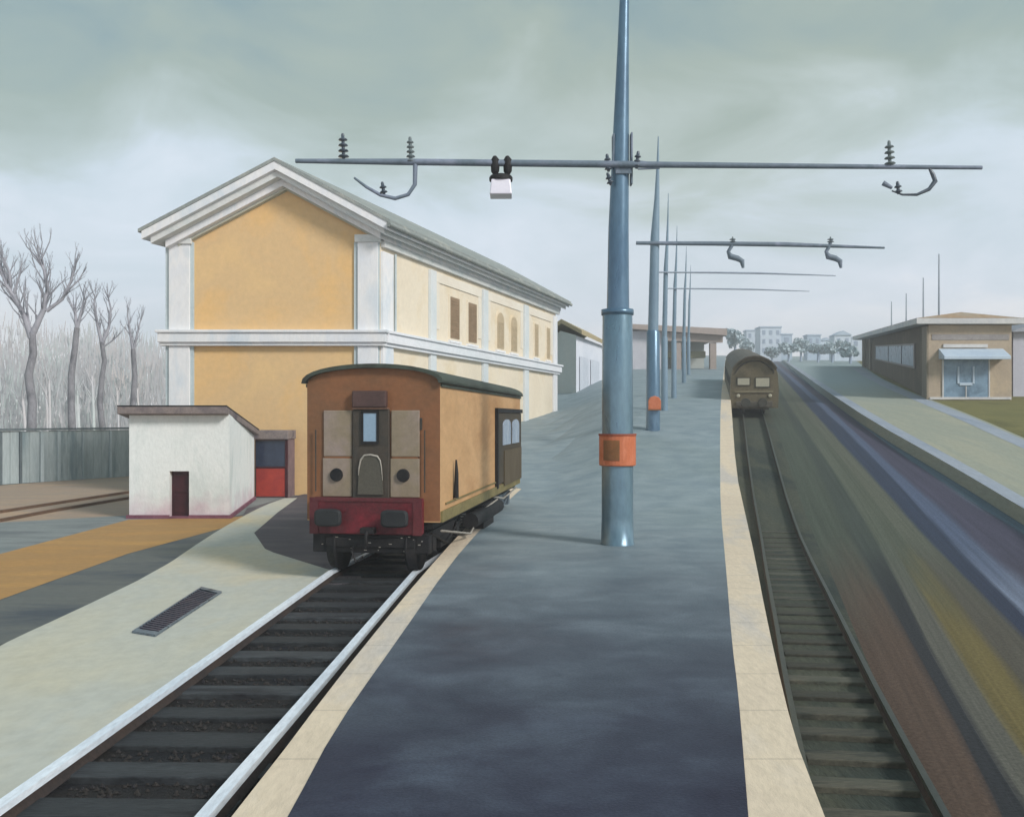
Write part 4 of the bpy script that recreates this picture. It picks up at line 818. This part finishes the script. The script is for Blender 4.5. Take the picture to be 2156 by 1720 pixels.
for (u, vb, s_, lab) in ((1399, 864, .86, 'third mast up the platform, thin blue, just behind the second'), (1419, 838, .78, 'fourth mast up the platform, slim and pale, the last with a beam'), (1440, 806, .82, 'fifth mast up the platform, thin and hazy, near the brown canopy'), (1450, 789, .82, 'sixth and farthest mast up the platform, a faint hairline above the canopy')):
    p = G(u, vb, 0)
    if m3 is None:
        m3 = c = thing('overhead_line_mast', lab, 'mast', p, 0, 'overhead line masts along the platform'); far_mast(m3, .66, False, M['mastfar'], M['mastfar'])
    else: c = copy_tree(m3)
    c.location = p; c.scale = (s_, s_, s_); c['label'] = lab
    if u >= 1440:
        for ch in list(c.children):
            if ch.name.startswith('cross_beam'): bpy.data.objects.remove(ch)

# far poles on the right
fp = None
for u, vt, d, lab in ((1977, 535, 105, 'tallest thin grey pole behind the low tan building'), (1944, 585, 118, 'middle thin pole behind the low tan building, slightly bent'), (1908, 618, 135, 'thin short pole left of the other two behind the low tan building'), (1877, 635, 150, 'faintest shortest pole at the far end of the tan building roof')):
    x = (u-CU)*d/F; z = prof(x, d)+PATH; h_ = EYE+(HV-vt)*d/F-z
    if fp is None:
        fp = thing('pole', lab, 'pole', (x, d, z), 0, 'far poles behind the tan building'); H0 = h_
        mb = MB(); mb.tube([(0, 0, -.5), (0, 0, h_*.5), (0, 0, h_)], [.17, .12, .07], 8); mb.build('shaft', M['beamfar'], fp, local=True)
        mb = MB(); mb.box(-.3, .3, -.3, .3, -.2, .25); mb.build('foot', M['greywall'], fp, local=True)
    else:
        c = copy_tree(fp); c.location = (x, d, z); c['label'] = lab; c.scale = (1, 1, h_/H0)

# ------------------------------------------------------------------ olive train on the main line
tb = Vector((rmid2(44), 44, 0)); tdir = (rmid2(62)-rmid2(44))/18; tz0 = prof(tb.x, 44)+BED+.18
tb = Vector((xu(1588, 44), 44, tz0)); tsl = (prof(tb.x+tdir*18, 62)-prof(tb.x, 44))/18
tr = thing('train', 'olive brown railcar with two pale windscreens coming along the main line', 'train', tb)
tr.rotation_euler = (math.atan(tsl), 0, -math.atan(tdir*.9))
s4 = 44/F; tzv = lambda v: (864-v)*s4; tx = lambda u: (u-1588)*s4
pr_ = [(-1.13, tzv(850)), (1.13, tzv(850)), (1.17, tzv(815)), (1.12, tzv(785))]; ar = [(1.12*math.cos(a)*1, tzv(785)+(tzv(742)-tzv(785))*math.sin(a)) for a in [math.pi*i/14 for i in range(1, 14)]]
pr_ = pr_+ar+[(-1.12, tzv(785)), (-1.17, tzv(815))]
n_ = len(pr_); TL = 20
mb = MB(); mb.add([(x, 0, z) for x, z in pr_]+[(x, TL, z) for x, z in pr_], [tuple(range(n_)), tuple(range(n_, 2*n_))[::-1]]+[(i, (i+1) % n_, n_+(i+1) % n_, n_+i) for i in range(n_)])
mb.build('body', M['train'], tr, local=True)
arc_ = [(1.12*math.cos(a), tzv(785)+(tzv(742)-tzv(785))*math.sin(a)) for a in [math.pi*i/16 for i in range(2, 15)]]
mb = MB(); n2_ = len(arc_); o_ = [(x*1.04, z+.06) for x, z in arc_]; rg = arc_+o_[::-1]; k_ = len(rg)
mb.add([(x, -.25, z) for x, z in rg]+[(x, TL, z) for x, z in rg], [(i, (i+1) % k_, k_+(i+1) % k_, k_+i) for i in range(k_)]+[(i, i+1, k_-2-i, k_-1-i) for i in range(n2_-1)]); mb.build('roof', M['trainroof'], tr, local=True)
mb = MB(); mb.tube([(x*.9, -.03, z-.2) for x, z in arc_], .035, 6); mb.build('brow', M['traindk'], tr, local=True)
for u0, u1, v0, v1 in ((1554, 1578, 787, 801), (1591, 1618, 787, 805)):
    mb = MB(); mb.box(tx(u0)-.05, tx(u1)+.05, -.03, -.001, tzv(v1)-.05, tzv(v0)+.05); f_ = mb.build('window', M['traindk'], tr, local=True)
    mb = MB(); mb.box(tx(u0), tx(u1), -.05, -.031, tzv(v1), tzv(v0)); o = mb.build('pane', M['trainwin'], tr, local=True); o.parent = f_
mb = MB(); mb.box(tx(1548), tx(1626), -.06, -.001, tzv(817), tzv(814)); mb.build('waist_band', mat('pale_olive_band', (134, 126, 104), (124, 116, 94), 1), tr, local=True)
mb = MB(); mb.box(tx(1551), tx(1625), -.12, -.001, tzv(848), tzv(836)); mb.build('buffer_beam', M['trainroof'], tr, local=True, bevel=.02)
for u in (1570, 1604):
    mb = MB(); mb.disc_stack((tx(u), -.12, tzv(838)), (0, -1, 0), [(0, .1), (.2, .1), (.21, .24), (.26, .22)], 18); mb.build('buffer', M['traindk'], tr, local=True)
for x_ in (1549, 1624):
    mb = MB(); mb.disc_stack((tx(x_)+(.15 if x_ < 1580 else -.1), -.001, tzv(824)), (0, -1, 0), [(0, .09), (.06, .09), (.07, .05)], 12); mb.build('headlight', M['trainwin'], tr, local=True)
mb = MB(); mb.box(-.7, .7, .05, TL-.1, .25, tzv(850)-.01); mb.build('underframe', M['traindk'], tr, local=True)
for y_ in (.8, 3, 16.5, 18.7):
    mb = MB()
    for s_ in (-1, 1): mb.disc_stack((s_*.5, y_, .36), (s_, 0, 0), [(-.05, .1), (-.045, .36), (.04, .36), (.045, .1)], 20)
    mb.tube([(-.5, y_, .36), (.5, y_, .36)], .06, 8); mb.build('wheelset', M['traindk'], tr, local=True)
for s_ in (-1, 1):
    for i in range(7):
        mb = MB(); y0 = 1.6+i*2.5; x_ = s_*1.15; mb.box(min(x_, x_+s_*.02), max(x_, x_+s_*.02), y0, y0+1.5, tzv(806), tzv(788)); mb.build('side_window', M['traindk'], tr, local=True)

# ------------------------------------------------------------------ low tan building on the right
RD = 50.0
p0 = W(1955, 838, RD); p1 = W(2130, 842, RD); q0 = W(1815, 770, 130); zt0 = W(1955, 684, RD).z; ztq = W(1815, 716, 130).z
sd3 = q0-p0; q1 = p1+sd3
rbd = thing('low_station_building', 'low tan brick building with blue awning over its glazed front door, on the right', 'building', p0)
up3 = lambda p, z: Vector((p.x, p.y, z))
hz = zt0-p0.z; hq = ztq-q0.z
def SP(s_, f_, o_=0.0): b = p0+sd3*s_; return Vector((b.x-o_, b.y-o_*.3, b.z+(hz+(hq-hz)*s_)*f_))
mb = MB(); mb.add([p0+Vector((0, 0, -1)), p1+Vector((0, 0, -1)), up3(p1, zt0), up3(p0, zt0)], [(0, 1, 2, 3)]); mb.build('front_wall', M['tan'], rbd)
mb = MB(); mb.add([p0+Vector((0, 0, -1)), q0+Vector((0, 0, -1)), up3(q0, ztq), up3(p0, zt0)], [(0, 1, 2, 3)]); mb.add([p1+Vector((0, 0, -1)), q1+Vector((0, 0, -1)), up3(q1, ztq), up3(p1, zt0)], [(0, 1, 2, 3)]); mb.add([q0, q1, up3(q1, ztq), up3(q0, ztq)], [(0, 1, 2, 3)]); mb.build('side_wall', M['tandark'], rbd)
def skew(mb, s0, s1, f0, f1, o0, o1): mb.hexa([SP(s0, f0, o0), SP(s1, f0, o0), SP(s1, f1, o0), SP(s0, f1, o0)], [SP(s0, f0, o1), SP(s1, f0, o1), SP(s1, f1, o1), SP(s0, f1, o1)])
mb = MB(); skew(mb, .085, .6, .36, .39, .002, .1); skew(mb, .085, .6, .725, .755, .002, .1); skew(mb, .085, .094, .391, .724, .002, .1); skew(mb, .59, .6, .391, .724, .002, .1); wf = mb.build('side_window', mat('lilac_frame', (152, 146, 146), (140, 134, 134), 1), rbd)
mb = MB(); skew(mb, .0945, .589, .3915, .7235, .002, .05); o = mb.build('pane', M['bluegl'], rbd); o.parent = wf
for s_ in (.2, .36):
    mb = MB(); skew(mb, s_, s_+.006, .392, .723, .052, .09); o = mb.build('mullion', M['navy'], rbd); o.parent = wf
mb = MB(); skew(mb, .0, .03, -.1, .98, .002, .12); skew(mb, .7, .74, -.1, .98, .002, .15); skew(mb, .88, .9, -.1, .98, .002, .15); mb.build('buttress', mat('umber_pier', (128, 118, 102), (118, 108, 94), .6), rbd)
# roof: low pitch, fascia boards
c0 = Vector((0, 0, 0)); ridge0 = (W(2050, 651, RD-.3)); 
ov = [p0+Vector((-.9, -.5, 0)), p1+Vector((.45, -.5, 0))]
e = [up3(ov[0], zt0+.0), up3(ov[1], zt0), up3(ov[1], zt0+.32), up3(ov[0], zt0+.32)]
e2_ = [up3(q0+Vector((-1.4, 0, 0)), ztq), up3(q1, ztq), up3(q1, ztq+.5), up3(q0+Vector((-1.4, 0, 0)), ztq+.5)]
mb = MB(); mb.hexa(e, e2_); mb.build('fascia', M['fascia'], rbd, bevel=.02)
mb = MB(); rdz = Vector((0, 0, .005))
ra = Vector((ridge0.x, ov[0].y+1.6, ridge0.z)); rb_ = (e2_[2]+e2_[3])/2+Vector((0, 0, .9))
mb.add([e[3]+rdz, e[2]+rdz, ra, rb_, e2_[3]+rdz, e2_[2]+rdz], [(0, 1, 2), (0, 2, 3, 4), (1, 5, 3, 2), (4, 3, 5)]); mb.build('roof', M['roofbrown'], rbd)
fz = lambda v: EYE+(HV-v)*RD/F; fx = lambda u: xu(u, RD)
mb = MB(); mb.box(fx(1962), fx(2124), RD-.03, RD-.001, fz(716), fz(704)); mb.build('lower_fascia', mat('grey_board', (150, 144, 142), (136, 130, 130), 1), rbd)  # grey strip below the pale fascia
mb = MB(); mb.add([(fx(1970), RD-1.0, fz(752)), (fx(2108), RD-1.0, fz(752)), (fx(2112), RD-.0, fz(734)), (fx(1976), RD-.0, fz(734)), (fx(1970), RD-1.0, fz(759)), (fx(2108), RD-1.0, fz(759)), (fx(2112), RD-.0, fz(756)), (fx(1976), RD-.0, fz(756))], [(0, 1, 2, 3), (7, 6, 5, 4), (0, 4, 5, 1), (1, 5, 6, 2), (2, 6, 7, 3), (3, 7, 4, 0)])
mb.build('awning', M['awning'], rbd, bevel=.02)
mb = MB(); mb.box(fx(1986), fx(2080), RD-.04, RD-.001, fz(838), fz(757)); dr = mb.build('door', M['bluegl'], rbd)
mb = MB()
for u0 in (2014, 2046): mb.box(fx(u0), fx(u0)+.12, RD-.1, RD-.041, fz(808), fz(772))
mb.box(fx(2014)+.122, fx(2046)-.002, RD-.1, RD-.041, fz(812), fz(806)); o = mb.build('door_handle', M['awning'], rbd, bevel=.02); o.parent = dr
mb = MB(); mb.box(fx(1983), fx(1985.8), RD-.07, RD-.001, fz(838), fz(757)); mb.box(fx(2080.2), fx(2083), RD-.07, RD-.001, fz(838), fz(757)); mb.box(fx(2032), fx(2034), RD-.07, RD-.041, fz(838), fz(813)); o = mb.build('door_frame', M['fascia'], rbd); o.parent = dr
mb = MB(); mb.box(fx(1985), fx(2078), RD-.09, RD-.001, fz(732), fz(725)); mb.box(fx(1957), fx(2128), RD-.08, RD-.001, fz(841), fz(836)); mb.build('sill_course', M['fascia'], rbd)
# lilac annex behind it
an = thing('annex', 'pale lilac rendered annex at the right edge, beside the tan building', 'building', (xu(2140, 53), 53, W(0, 815, 53).z))
a0 = W(2133, 822, 53); a1 = W(2330, 822, 53); az = W(0, 700, 53).z
mb = MB(); mb.box(a0.x, a1.x, 53, 62, a0.z-1, az); mb.build('wall', M['lilac'], an)
mb = MB(); mb.prism([(a0.x-.3, 52.6, az+.003), (a1.x+.3, 52.6, az+.003), ((a0.x+a1.x)/2, 52.6, az+1.3)], (0, 10, 0)); mb.build('roof', M['roofpale'], an)
mb = MB(); mb.box(a0.x+1.6, a0.x+2.8, 52.95, 52.999, az-2.6, az-1.1); mb.build('window', M['bluegl'], an)

# ------------------------------------------------------------------ pale warehouse and brown canopy up the platform
hd2 = 62.0
c_ = W(1213, 835, hd2); ze2 = W(0, 706, hd2).z; lft = W(1150, 835, hd2+3); rgt = W(1268, 822, 71)
lft = Vector((lft.x, lft.y, c_.z)); rgt = Vector((rgt.x, rgt.y, c_.z)); bk = lft+(rgt-c_)
wh = thing('warehouse', 'pale warehouse with white side and ochre roof beyond the station building', 'building', c_)
dn = Vector((0, 0, -2))
mb = MB(); mb.add([lft+dn, c_+dn, up3(c_, ze2), up3((lft+c_)/2, ze2+.45), up3(lft, ze2)], [(0, 1, 2, 3, 4)]); mb.build('front_wall', M['greywall'], wh)
mb = MB(); mb.add([bk+dn, rgt+dn, up3(rgt, ze2), up3(bk, ze2)], [(0, 1, 2, 3)]); mb.build('rear_wall', M['greywall'], wh)
mb = MB(); mb.add([c_+dn, rgt+dn, up3(rgt, ze2), up3(c_, ze2)], [(0, 1, 2, 3)]); mb.add([lft+dn, bk+dn, up3(bk, ze2), up3(lft, ze2)], [(0, 1, 2, 3)]); mb.build('side_wall', M['whitewall'], wh)
mb = MB(); m_a = up3((lft+c_)/2, ze2+.95)+Vector((0, -.5, 0)); m_b = up3((bk+rgt)/2, ze2+.95); ex = Vector((.35, 0, 0))
A = [up3(lft, ze2+.02)-ex+Vector((0, -.5, 0)), m_a, up3(c_, ze2+.02)+ex+Vector((0, -.5, 0))]; Bq = [up3(bk, ze2+.02)-ex, m_b, up3(rgt, ze2+.02)+ex]; th = Vector((0, 0, .3))
mb.hexa([A[0], A[1], A[1]+th, A[0]+th], [Bq[0], Bq[1], Bq[1]+th, Bq[0]+th]); mb.hexa([A[1], A[2], A[2]+th, A[1]+th], [Bq[1], Bq[2], Bq[2]+th, Bq[1]+th]); mb.build('roof', M['ochreroof'], wh)
g_ = (rgt-c_); nn = Vector((.05, -.02, 0))
mb = MB(); 
for s0, s1 in ((.1, .42), (.5, .85)):
    a = c_+g_*s0+nn; b = c_+g_*s1+nn; mb.add([a, b, up3(b, c_.z+2.9), up3(a, c_.z+2.9)], [(0, 1, 2, 3)])
mb.build('sliding_door', mat('pale_door', (206, 210, 220), (196, 202, 212), 1), wh)

CD = 92.0; cx_ = lambda u: xu(u, CD); cz_ = lambda v: EYE+(HV-v)*CD/F
cn = thing('canopy_building', 'low brown roofed platform canopy on thick posts, far up the platform beyond the masts', 'canopy', (cx_(1430), CD, prof(cx_(1430), CD)))
mb = MB(); mb.hexa([(cx_(1322), CD-1, cz_(694)), (cx_(1526), CD-1, cz_(708)), (cx_(1530), CD+12, cz_(708)), (cx_(1322), CD+12, cz_(694))], [(cx_(1322), CD-1, cz_(684)), (cx_(1526), CD-1, cz_(694)), (cx_(1530), CD+12, cz_(694)), (cx_(1322), CD+12, cz_(684))]); mb.build('roof', M['brownroof'], cn)
mb = MB(); mb.hexa([(cx_(1395), CD-.4, cz_(718)), (cx_(1520), CD-.4, cz_(722)), (cx_(1520), CD-.1, cz_(722)), (cx_(1395), CD-.1, cz_(718))], [(cx_(1395), CD-.4, cz_(700)), (cx_(1520), CD-.4, cz_(706)), (cx_(1520), CD-.1, cz_(706)), (cx_(1395), CD-.1, cz_(700))]); mb.build('beam', M['brownroof'], cn)
mb = MB(); mb.box(cx_(1328), cx_(1394), CD, CD+10, cz_(800), cz_(697)); mb.build('wall', M['mauvewall'], cn)
mb = MB(); mb.box(cx_(1394)+.01, cx_(1500), CD+4, CD+4.3, cz_(790), cz_(712)); mb.build('back_wall', M['greywall'], cn)
for u in (1494, 1420): 
    mb = MB(); mb.box(cx_(u), cx_(u+13), CD-.3, CD+.3, cz_(800), cz_(722)); mb.build('post', M['brownroof'], cn)
mb = MB(); mb.box(cx_(1400), cx_(1490), CD+1, CD+1.6, cz_(752), cz_(738)); mb.build('bench', mat('olive_bench', (142, 138, 112), (132, 128, 104), 1), cn)

# ------------------------------------------------------------------ fence, trees and wood on the left
fa = W(-420, 1050, 2.7*F/(1050-HV)); fb = W(0, 1020, 2.7*F/140); fc = W(330, 999, 2.7*F/119)
fn_ = thing('fence', 'grey green board fence with pale vertical battens behind the tan yard', 'fence', (fb.x, fb.y, 0))
def fence_run(a, b):
    n_ = int((b-a).length/1.9); a = Vector((a.x, a.y, 0)); b = Vector((b.x, b.y, 0)); dv = (b-a)/n_; nm = dv.normalized().cross(Vector((0, 0, 1)))
    for i in range(n_):
        s0 = a+dv*i; s1 = a+dv*(i+1); mb = MB(); m_ = 6
        for j in range(m_):
            q0_ = s0+(s1-s0)*(j/m_)+dv.normalized()*.006; q1_ = s0+(s1-s0)*((j+1)/m_)-dv.normalized()*.006; h_ = 2.16+rnd.uniform(-.02, .02); o_ = nm*(rnd.uniform(-.012, .012))
            mb.hexa([q0_+o_, q1_+o_, q1_+o_-nm*.03, q0_+o_-nm*.03], [q0_+o_+Vector((0, 0, h_)), q1_+o_+Vector((0, 0, h_)), q1_+o_-nm*.03+Vector((0, 0, h_)), q0_+o_-nm*.03+Vector((0, 0, h_))])
        mb.build('panel', M['fence'], fn_)
        for fr_ in ((.0, .46) if i % 3 else (0, .33, .7)):
            mb = MB(); p = s0+(s1-s0)*fr_+nm*.03; t_ = dv.normalized()*rnd.choice((.05, .07, .12)); mb.hexa([p-t_, p+t_, p+t_+nm*.06, p-t_+nm*.06], [x_+Vector((0, 0, 2.12)) for x_ in (p-t_, p+t_, p+t_+nm*.06, p-t_+nm*.06)])
            mb.build('batten', M['fencepale'] if (i+int(fr_*10)) % 3 else M['fencedk'], fn_)
    mb = MB(); mb.hexa([a+nm*.1+Vector((0, 0, 2.19)), a-nm*.06+Vector((0, 0, 2.19)), a-nm*.06+Vector((0, 0, 2.27)), a+nm*.1+Vector((0, 0, 2.27))], [b+nm*.1+Vector((0, 0, 2.19)), b-nm*.06+Vector((0, 0, 2.19)), b-nm*.06+Vector((0, 0, 2.27)), b+nm*.1+Vector((0, 0, 2.27))]); mb.build('top_rail', M['fencedk'], fn_)
fence_run(fa, fb); fence_run(fb, fc)

def grow(mb, p, d, r, depth, rs, seg=5, spread=.5, n=5):
    """a limb that tapers, wavers and forks"""
    pts = [p]; rad = [r]; l_ = r*rs.uniform(16, 26)
    for i in range(3):
        d = (d+Vector((rs.uniform(-.16, .16), rs.uniform(-.16, .16), rs.uniform(0, .12)))).normalized(); p = p+d*l_/3; r *= .86; pts.append(p); rad.append(r)
    mb.tube(pts, rad, n, cap=False)
    if depth > 0 and r > .006:
        for j in range(rs.choice((2, 2, 3))):
            dd = (d+Vector((rs.uniform(-1, 1)*spread, rs.uniform(-1, 1)*spread, rs.uniform(-.1, .5)))).normalized(); grow(mb, p, dd, r*rs.uniform(.62, .85), depth-1, rs, seg, spread, max(3, n-1))
def limb(mb, pts, d, r0, r1, rs, jit=.06):
    P = [W(u, v, d) for u, v in pts]; o_ = 0
    for i in range(1, len(P)): o_ += rs.uniform(-jit, jit); P[i] = P[i]+Vector((0, o_, 0))
    n_ = len(P); mb.tube(P, [r0+(r1-r0)*i/(n_-1) for i in range(n_)], 8, cap=False); return P
def bare_tree(label, trunk, limbs, d, r0, seed):
    rs = random.Random(seed); g0 = W(trunk[0][0], HV, d); t = thing('bare_tree', label, 'tree', (g0.x, d, 0), 0, 'bare winter trees behind the fence')
    mb = MB(); tp = [Vector((g0.x, d, 0))]+[W(u, v, d) for u, v in trunk]; n_ = len(tp); mb.tube(tp, [r0*1.15]+[r0*.85*(1-.35*i/(n_-1)) for i in range(1, n_)], 10); mb.build('trunk', M['bark'], t)
    mb = MB()
    for pts, ra, rb2 in limbs:
        P = limb(mb, pts, d, ra*.75, rb2*.8, rs)
        for i in range(1, len(P)):
            for _ in range(6): 
                dd = ((P[i]-P[i-1]).normalized()+Vector((rs.uniform(-.8, .8), rs.uniform(-.8, .8), rs.uniform(0, .6)))).normalized(); grow(mb, P[i-1].lerp(P[i], rs.random()), dd, ra*.22, 3, rs, n=3)
        grow(mb, P[-1], (P[-1]-P[-2]).normalized(), rb2*.6, 3, rs, n=4)
    mb.build('crown', M['twig'], t); return t
bare_tree('largest bare tree behind the fence, forked wide at the left edge', [(66, 905), (68, 850), (60, 790), (70, 745), (68, 700)],
  [([(66, 712), (52, 665), (30, 625), (14, 600), (0, 560)], .2, .05), ([(22, 612), (20, 575), (8, 545), (0, 530)], .1, .03), ([(28, 622), (42, 580), (48, 555)], .09, .03), ([(68, 705), (92, 655), (100, 610), (94, 570), (82, 545)], .2, .05), ([(98, 655), (130, 630), (150, 590), (160, 555)], .13, .035), ([(62, 690), (58, 650), (54, 620)], .08, .03), ([(140, 615), (165, 590), (175, 570)], .07, .02)], 42, .27, 3)
bare_tree('second bare tree from the left, straight trunk with ivy at its foot', [(152, 905), (150, 850), (150, 790), (158, 730), (162, 690)],
  [([(162, 692), (158, 660), (150, 640)], .14, .04), ([(162, 692), (172, 655), (178, 625)], .14, .04)], 46, .24, 5)
bare_tree('third bare tree, crooked, with a broad pale twiggy head', [(216, 905), (210, 850), (214, 800), (220, 760), (214, 720)],
  [([(214, 722), (205, 680), (198, 640), (200, 625)], .13, .04), ([(216, 722), (228, 690), (232, 650), (226, 625)], .13, .04), ([(218, 730), (240, 715), (256, 700)], .07, .02)], 48, .2, 8)
bare_tree('fourth bare tree, nearest the station, short forked top', [(282, 905), (280, 850), (284, 790), (280, 735)],
  [([(280, 737), (274, 700), (268, 660)], .13, .04), ([(281, 737), (290, 700), (296, 672)], .11, .03)], 50, .23, 11)
# the misty wood behind reads as one mass
rs = random.Random(21); mb = MB()
for i in range(90):
    d = rs.uniform(58, 95); u = rs.uniform(-500, 372); x = (u-CU)*d/F; h_ = rs.uniform(6.0, 8.2)
    r_ = rs.uniform(.09, .2); lean = rs.uniform(-.3, .3)
    mb.tube([(x, d, 0), (x+lean*.4, d, h_*.4), (x+lean, d, h_*.7)], [r_, r_*.8, r_*.5], 6, cap=False)
    for j in range(4):
        dd = Vector((rs.uniform(-.5, .5), rs.uniform(-.4, .4), 1)).normalized(); grow(mb, Vector((x+lean*rs.uniform(.5, 1), d, h_*rs.uniform(.4, .7))), dd, r_*.45, 2, rs, n=3)
for i in range(16000):          # brush and fine twigs filling the wood
    d = rs.uniform(66, 100); u = rs.uniform(-520, 380); x = (u-CU)*d/F; top = 7.6+.9*math.sin(x*.3)+.6*math.sin(x*.8+2)+d*.012
    z = top*(rs.random()**.8); l_ = rs.uniform(.5, 1.6); a = rs.uniform(-.22, .22); w_ = rs.uniform(.02, .07); p = Vector((x, d, z)); q = Vector((math.sin(a), 0, math.cos(a)))*l_; s_ = Vector((w_, 0, 0))
    mb.add([p-s_, p+s_, p+q+s_*.4, p+q-s_*.5], [(0, 1, 2, 3)])
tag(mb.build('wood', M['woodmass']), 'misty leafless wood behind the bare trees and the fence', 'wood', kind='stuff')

# ------------------------------------------------------------------ distant town and trees at the head of the line
TDp = 240.0
def hbox(u0, u1, vt, lab, name='house', m='hazeblue', d=TDp, roof=False):
    x0, x1 = xu(u0, d), xu(u1, d); zb = prof((x0+x1)/2, d)-3; z1 = EYE+(HV-vt)*d/F
    t = thing(name, lab, 'building', (x0, d, zb+3), 0, 'hazy buildings at the far end of the line'); dd = (x1-x0)*.9
    mb = MB(); mb.box(x0, x1, d, d+dd, zb, z1); mb.build('wall', M[m], t)
    mb = MB()
    if roof: mb.prism([(x0-.2, d-.3, z1+.01), (x1+.2, d-.3, z1+.01), ((x0+x1)/2, d-.3, z1+(x1-x0)*.28)], (0, dd+.6, 0))
    else: mb.box(x0-.15, x1+.15, d-.2, d+dd+.2, z1+.005, z1+.35)
    mb.build('roof', M['hazeblue2'], t)
    n_ = max(1, int((x1-x0)/1.7)); fl = max(1, int((z1-zb-3)/2.4))
    for i in range(n_):
        for j in range(fl):
            wx0 = x0+(x1-x0)*(i+.3)/n_; mb = MB(); z_ = z1-1.9-j*2.4; mb.box(wx0, wx0+(x1-x0)*.4/n_, d-.08, d-.002, z_, z_+1.2); mb.build('window', M['hazewin'], t)
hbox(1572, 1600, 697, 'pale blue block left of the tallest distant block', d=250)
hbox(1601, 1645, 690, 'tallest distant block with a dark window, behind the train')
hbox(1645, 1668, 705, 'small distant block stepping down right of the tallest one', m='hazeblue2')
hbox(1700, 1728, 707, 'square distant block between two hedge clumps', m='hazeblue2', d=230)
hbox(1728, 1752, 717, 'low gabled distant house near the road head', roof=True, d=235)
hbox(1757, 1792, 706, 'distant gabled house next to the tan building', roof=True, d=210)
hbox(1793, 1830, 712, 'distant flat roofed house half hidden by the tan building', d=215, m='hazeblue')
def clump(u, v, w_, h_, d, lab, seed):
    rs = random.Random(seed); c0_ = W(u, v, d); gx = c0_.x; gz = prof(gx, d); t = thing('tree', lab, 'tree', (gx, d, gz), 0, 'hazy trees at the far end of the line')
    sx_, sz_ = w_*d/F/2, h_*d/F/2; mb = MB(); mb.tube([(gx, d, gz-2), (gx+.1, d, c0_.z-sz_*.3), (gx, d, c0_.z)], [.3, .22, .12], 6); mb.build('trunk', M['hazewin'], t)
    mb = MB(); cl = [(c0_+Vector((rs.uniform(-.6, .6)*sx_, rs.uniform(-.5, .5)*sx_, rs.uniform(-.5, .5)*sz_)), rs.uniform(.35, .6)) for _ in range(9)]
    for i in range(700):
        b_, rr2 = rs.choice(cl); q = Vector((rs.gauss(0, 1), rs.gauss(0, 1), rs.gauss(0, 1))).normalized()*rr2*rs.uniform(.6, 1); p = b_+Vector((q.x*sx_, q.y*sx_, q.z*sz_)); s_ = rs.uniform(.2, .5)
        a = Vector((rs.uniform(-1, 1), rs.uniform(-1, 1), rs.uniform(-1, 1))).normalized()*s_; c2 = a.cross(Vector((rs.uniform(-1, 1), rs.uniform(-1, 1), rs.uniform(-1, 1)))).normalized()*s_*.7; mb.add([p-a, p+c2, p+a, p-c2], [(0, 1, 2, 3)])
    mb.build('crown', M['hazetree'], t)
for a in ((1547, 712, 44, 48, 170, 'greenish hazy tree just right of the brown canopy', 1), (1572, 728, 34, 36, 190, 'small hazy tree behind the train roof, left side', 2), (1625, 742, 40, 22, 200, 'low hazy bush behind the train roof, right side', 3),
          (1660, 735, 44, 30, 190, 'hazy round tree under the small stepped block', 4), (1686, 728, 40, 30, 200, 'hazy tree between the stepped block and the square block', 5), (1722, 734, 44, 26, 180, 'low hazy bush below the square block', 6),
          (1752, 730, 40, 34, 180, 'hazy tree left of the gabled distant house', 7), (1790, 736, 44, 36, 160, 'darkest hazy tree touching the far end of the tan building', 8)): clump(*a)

# ------------------------------------------------------------------ haze
hzb = MB(); hzb.box(-430, 560, -16, 452, -3, 46)
hm = bpy.data.materials.new('haze'); hm.use_nodes = True; t_ = hm.node_tree; t_.nodes.clear(); o_ = N(t_, 'ShaderNodeOutputMaterial'); pv = N(t_, 'ShaderNodeVolumePrincipled')
pv.inputs['Color'].default_value = (.965, .98, .995, 1); pv.inputs['Density'].default_value = .0020; t_.links.new(pv.outputs[0], o_.inputs['Volume'])
tag(hzb.build('haze', hm), kind='stuff')
